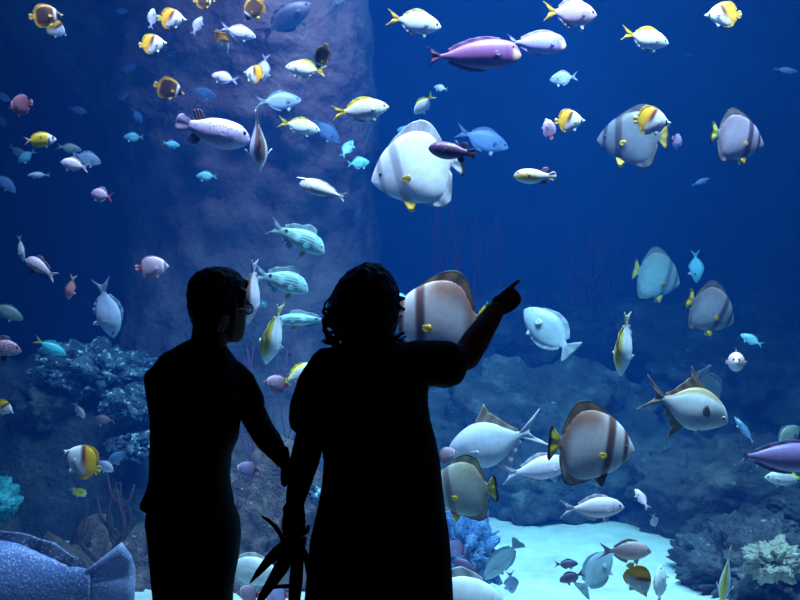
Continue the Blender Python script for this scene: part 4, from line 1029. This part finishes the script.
# ---- the woman
WY = 2.45
woman = empty('person', (at(375, 300, WY).x, WY, 0))
inv_cur = Matrix.Translation(-woman.location)
T = lambda py, xl, xr, hd, dy=0: row(py, xl, xr, WY, hd, dy)
dress_rows = [T(715, 299, 458, .17), T(690, 298, 459, .17), T(650, 300, 457, .17), T(600, 303.5, 454.5, .17), T(570, 306, 453, .17), T(540, 309, 451, .168), T(510, 316, 446.5, .16), T(485, 321, 443.5, .152), T(460, 323, 441, .148), T(440, 320, 437, .146), T(420, 313, 431.5, .146), T(402, 309, 429, .144), T(385, 308, 430, .138), T(368, 311, 430, .122), T(356, 318, 424, .1), T(348, 328, 412, .085), T(342, 342, 402, .068), T(339, 350, 392, .058)]
bm = bmesh.new()
ring_stack(bm, [shrink(r, .9) for r in dress_rows[4:]], 32, 2.4)
XW = head(bm, P(372, 349, WY, .02), math.radians(24), .0)
tube(bm, [P(372, 372, WY), P(372, 352, WY), P(372, 330, WY, .01)], [.060, .054, .054], 16)
# raised right arm, pointing
sh, el, wr = P(420, 363, WY), P(465, 357, WY, .12), P(496, 310, WY, .28)
tube(bm, [sh, sh.lerp(el, .5), el], [.046, .046, .046], 16)
tube(bm, [el, el.lerp(wr, .3), el.lerp(wr, .75), wr], [.047, .046, .037, .031], 16)
fw = P(528, 285, WY, .35) - wr
hand(bm, wr, fw, (-.35, .75, -.3), 1, [(3, 2, 2), (72, 78, 45), (74, 80, 45), (76, 80, 45)], 42, .98, .03, True)
# hanging left arm
sh2, el2, wr2 = P(325, 368, WY), P(310, 438, WY, .03), P(295.5, 500, WY, .0)
tube(bm, [sh2, sh2.lerp(el2, .5), el2], [.056, .052, .046], 16)
tube(bm, [el2, el2.lerp(wr2, .35), el2.lerp(wr2, .8), wr2], [.047, .046, .036, .031], 16)
hand(bm, P(295, 502, WY), (-.06, -.04, -1), (.3, .95, .05), -1, [(38, 55, 40), (40, 58, 40), (42, 58, 40), (44, 58, 40)], 35, 1.02, .06, True)
for cxp in (352, 402):
    hip, kn, an = P(cxp, 580, WY), P(cxp, 690, WY, .01), P(cxp, 795, WY, -.01)
    tube(bm, [hip, hip.lerp(kn, .5), kn], [.092, .080, .060], 16)
    tube(bm, [kn, kn.lerp(an, .35), an], [.058, .058, .036], 16)
    tube(bm, [an, an + Vector((0, 0, -.055)), an + Vector((0, .12, -.06))], [.033, .033, .025], 12)
wbody = link('body', local(fused(bm, 'woman_body', .0042, 3)), M['skin'], woman)
bm = bmesh.new(); ring_stack(bm, dress_rows, 40, 2.3)
tube(bm, [P(330, 364, WY), P(318, 384, WY), P(309, 410, WY), P(306.5, 421, WY, .01)], [.060, .064, .062, .056], 18)
tube(bm, [P(412, 361, WY), P(430, 363, WY, .03), P(447, 364.5, WY, .06)], [.064, .072, .076], 18)
link('dress', local(fused(bm, 'woman_dress', .006, 3)), M['dress'], woman)
# curly hair
bm = bmesh.new()
W = lambda py, xl, xr, hd, dy=0: row(py, xl, xr, WY, hd, dy)
ring_stack(bm, [W(344, 346, 390, .05, -.05), W(335, 336, 394, .085, -.03), W(322, 331, 398, .11, -.015), W(305, 330.5, 400, .122, -.005), W(290, 333, 399, .122, 0), W(278, 341, 394, .11, 0), W(270, 350, 387, .085, 0), W(265, 359, 380, .05, 0), W(263, 365, 375, .02, 0)], 34, 2.2)
rnd = random.Random(4)
for k in range(26):
    py = rnd.uniform(296, 340); side = -1 if k % 4 else 1
    x0 = 331 if side < 0 else 398
    c = P(x0 + side * rnd.uniform(-4, 3), py, WY, rnd.uniform(-.06, .05)); r0 = rnd.uniform(.012, .02)
    pts = [c + Vector((math.cos(a * 2.2) * r0, math.sin(a * 2.2) * r0, -a * .012)) for a in [i * .45 for i in range(8)]]
    tube(bm, pts, .0055, 6)
tube(bm, [P(333, 296, WY), P(325, 303, WY), P(323.5, 312, WY), P(328, 322, WY)], [.006, .006, .006, .005], 6)
tube(bm, [P(331, 312, WY), P(325.5, 320, WY), P(325, 330, WY), P(331, 338, WY)], [.008, .009, .009, .006], 6)
link('hair', local(fused(bm, 'woman_hair', .0045, 1, lambda c, n: n * (.007 * noise.noise(c * 45)))), M['dark_hair'], woman)
add_eyes(XW, wbody)
for cxp in (352, 402):
    bm = bmesh.new(); p = P(cxp, 800, WY) - Vector((woman.location.x, woman.location.y, 0))
    ring_stack(bm, [(0.0, p.x, p.y + .06, .043, .128), (.02, p.x, p.y + .06, .046, .13), (.045, p.x, p.y + .05, .044, .118), (.075, p.x, p.y + .005, .040, .07), (.10, p.x, p.y - .01, .044, .054)], 24, 2.4)
    link('shoe', to_mesh(bm, 'shoe'), M['shoe'], woman)
tag(woman, 'woman in loose dark dress with curly hair, right arm raised and pointing at the fish', 'person', 'visitors')

# ---- what she holds: a bundle of dark pointed straps
bm = bmesh.new()
def blade(pts, w0, th=.005):
    """flat strap through (x, y, half width) picture points"""
    loops = []
    for i, (px, py, hw) in enumerate(pts):
        a = pts[max(0, i - 1)]; b = pts[min(len(pts) - 1, i + 1)]
        t = Vector((b[0] - a[0], 0, -(b[1] - a[1]))).normalized(); nrm = Vector((-t.z, 0, t.x))
        c = P(px, py, WY, w0 + .006 * i); wd = hw * WY / F
        loops.append([bm.verts.new(c + nrm * wd + Vector((0, th * .6, 0))), bm.verts.new(c + Vector((0, th, 0)) * 1.2), bm.verts.new(c - nrm * wd + Vector((0, th * .6, 0))),
                      bm.verts.new(c - nrm * wd - Vector((0, th * .6, 0))), bm.verts.new(c - Vector((0, th, 0)) * 1.2), bm.verts.new(c + nrm * wd - Vector((0, th * .6, 0)))])
    for a, b in zip(loops, loops[1:]):
        for k in range(6): bm.faces.new((a[k], a[(k+1) % 6], b[(k+1) % 6], b[k]))
    bm.faces.new(loops[0][::-1]); bm.faces.new(loops[-1])
straps = empty('strap_bundle', P(291, 540, WY, .02)); inv_cur = Matrix.Translation(-straps.location)
def strap(pts, off):
    global bm
    bm = bmesh.new(); blade(pts, off); link('strap', local(to_mesh(bm, 'strap', False)), M['strap'], straps)
strap([(261.5, 516, .7), (268, 520, 1.6), (275, 526, 2), (281, 535, 2.2), (286, 546, 3), (292, 556, 3)], .03)
strap([(296, 532, 4), (288, 542, 5), (277, 553, 6.5), (268, 561, 5), (258, 573, 3.2), (250, 583, .6)], .045)
strap([(299, 536, 5), (291, 552, 6), (281, 568, 7.5), (272, 582, 6), (264, 594, 4.5), (255, 610, 2.5)], .06)
strap([(302, 536, 5), (298, 556, 6), (296, 580, 7), (294, 605, 6), (293, 630, 2)], .035)
strap([(270, 588, 1.5), (279, 586.5, 1.8), (288, 586, 2), (296, 584, 2)], .075)
strap([(292, 528, 3), (300, 544, 3.2), (306, 556, 3), (309, 575, 2.5)], .025)
tag(straps, 'bundle of dark pointed straps hanging from the woman\'s lowered left hand', 'straps')
# ------------------------------------------------------------------ light
def area(name, loc, target, size, power, color, size_y=None, spread=180):
    l = bpy.data.lights.new(name, 'AREA'); l.energy = power; l.color = color; l.size = size
    if size_y: l.shape = 'RECTANGLE'; l.size_y = size_y
    l.spread = math.radians(spread)
    o = bpy.data.objects.new(name, l); COL.objects.link(o); o.location = loc
    o.rotation_euler = (Vector(target) - Vector(loc)).to_track_quat('-Z', 'Y').to_euler()
    return o
def spot(name, loc, target, power, color, cone, blend=.6, r=.15):
    l = bpy.data.lights.new(name, 'SPOT'); l.energy = power; l.color = color; l.spot_size = math.radians(cone); l.spot_blend = blend; l.shadow_soft_size = r
    o = bpy.data.objects.new(name, l); COL.objects.link(o); o.location = loc
    o.rotation_euler = (Vector(target) - Vector(loc)).to_track_quat('-Z', 'Y').to_euler()
    return o
# row of lamps over the front of the tank
for x, tx, tz, pw, col in ((-2.7, -2.0, 1.6, 110, (.74, .70, 1.0)), (-1.0, -.9, 1.5, 290, (.82, .76, 1.0)), (.7, .6, 1.8, 270, (.80, .82, 1.0)), (1.6, 1.2, .7, 350, (.80, .88, 1.0)), (2.9, 2.2, 1.3, 210, (.74, .84, 1.0))):
    area('tank_lamp', (x, 3.85, 5.5), (tx, 4.85, tz), .6, pw * 1.6, col, .35, 95)
spot('sand_lamp', (1.25, 6.0, 4.55), (1.2, 6.05, -.5), 1350, (.42, .84, 1.0), 31, .55)
area('water_lamp', (1.0, 9.3, 6.8), (1.0, 9.5, 0), 2.4, 420, (.30, .66, 1.0), 3.0)
area('pillar_lamp', (-.7, 7.4, 5.6), (-.9, 8.8, 3.2), 1.0, 150, (.86, .66, 1.0), .8, 120)
spot('coral_lamp', (-2.9, 6.2, 5.6), (-2.75, 7.2, .9), 1300, (.35, .65, 1.0), 16, .7)
# one dim warm downlight in the hall
area('hall_lamp', (2.2, 1.6, 4.2), (.6, 2.6, 1.4), .4, 6, (1.0, .45, .3))

world = bpy.data.worlds.new('World'); scene.world = world; world.use_nodes = True
world.node_tree.nodes['Background'].inputs[0].default_value = (0, 0, 0, 1)
world.node_tree.nodes['Background'].inputs[1].default_value = 0

# ------------------------------------------------------------------ camera and picture
cd = bpy.data.cameras.new('Camera'); cd.sensor_fit = 'HORIZONTAL'; cd.sensor_width = 36; cd.lens = 36; cd.clip_start = .05; cd.clip_end = 100
cam = bpy.data.objects.new('Camera', cd); COL.objects.link(cam)
cam.location = (0, 0, CZ); cam.rotation_euler = (PI / 2, 0, 0)
scene.camera = cam
vs_ = scene.view_settings
vs_.view_transform = 'Standard'; vs_.look = 'None'; vs_.exposure = -2.1; vs_.gamma = 1.0; vs_.use_curve_mapping = False
cy = scene.cycles
cy.max_bounces = 5; cy.diffuse_bounces = 2; cy.glossy_bounces = 2; cy.transmission_bounces = 4; cy.volume_bounces = 1; cy.transparent_max_bounces = 12
cy.use_denoising = True; cy.sample_clamp_indirect = 3.0
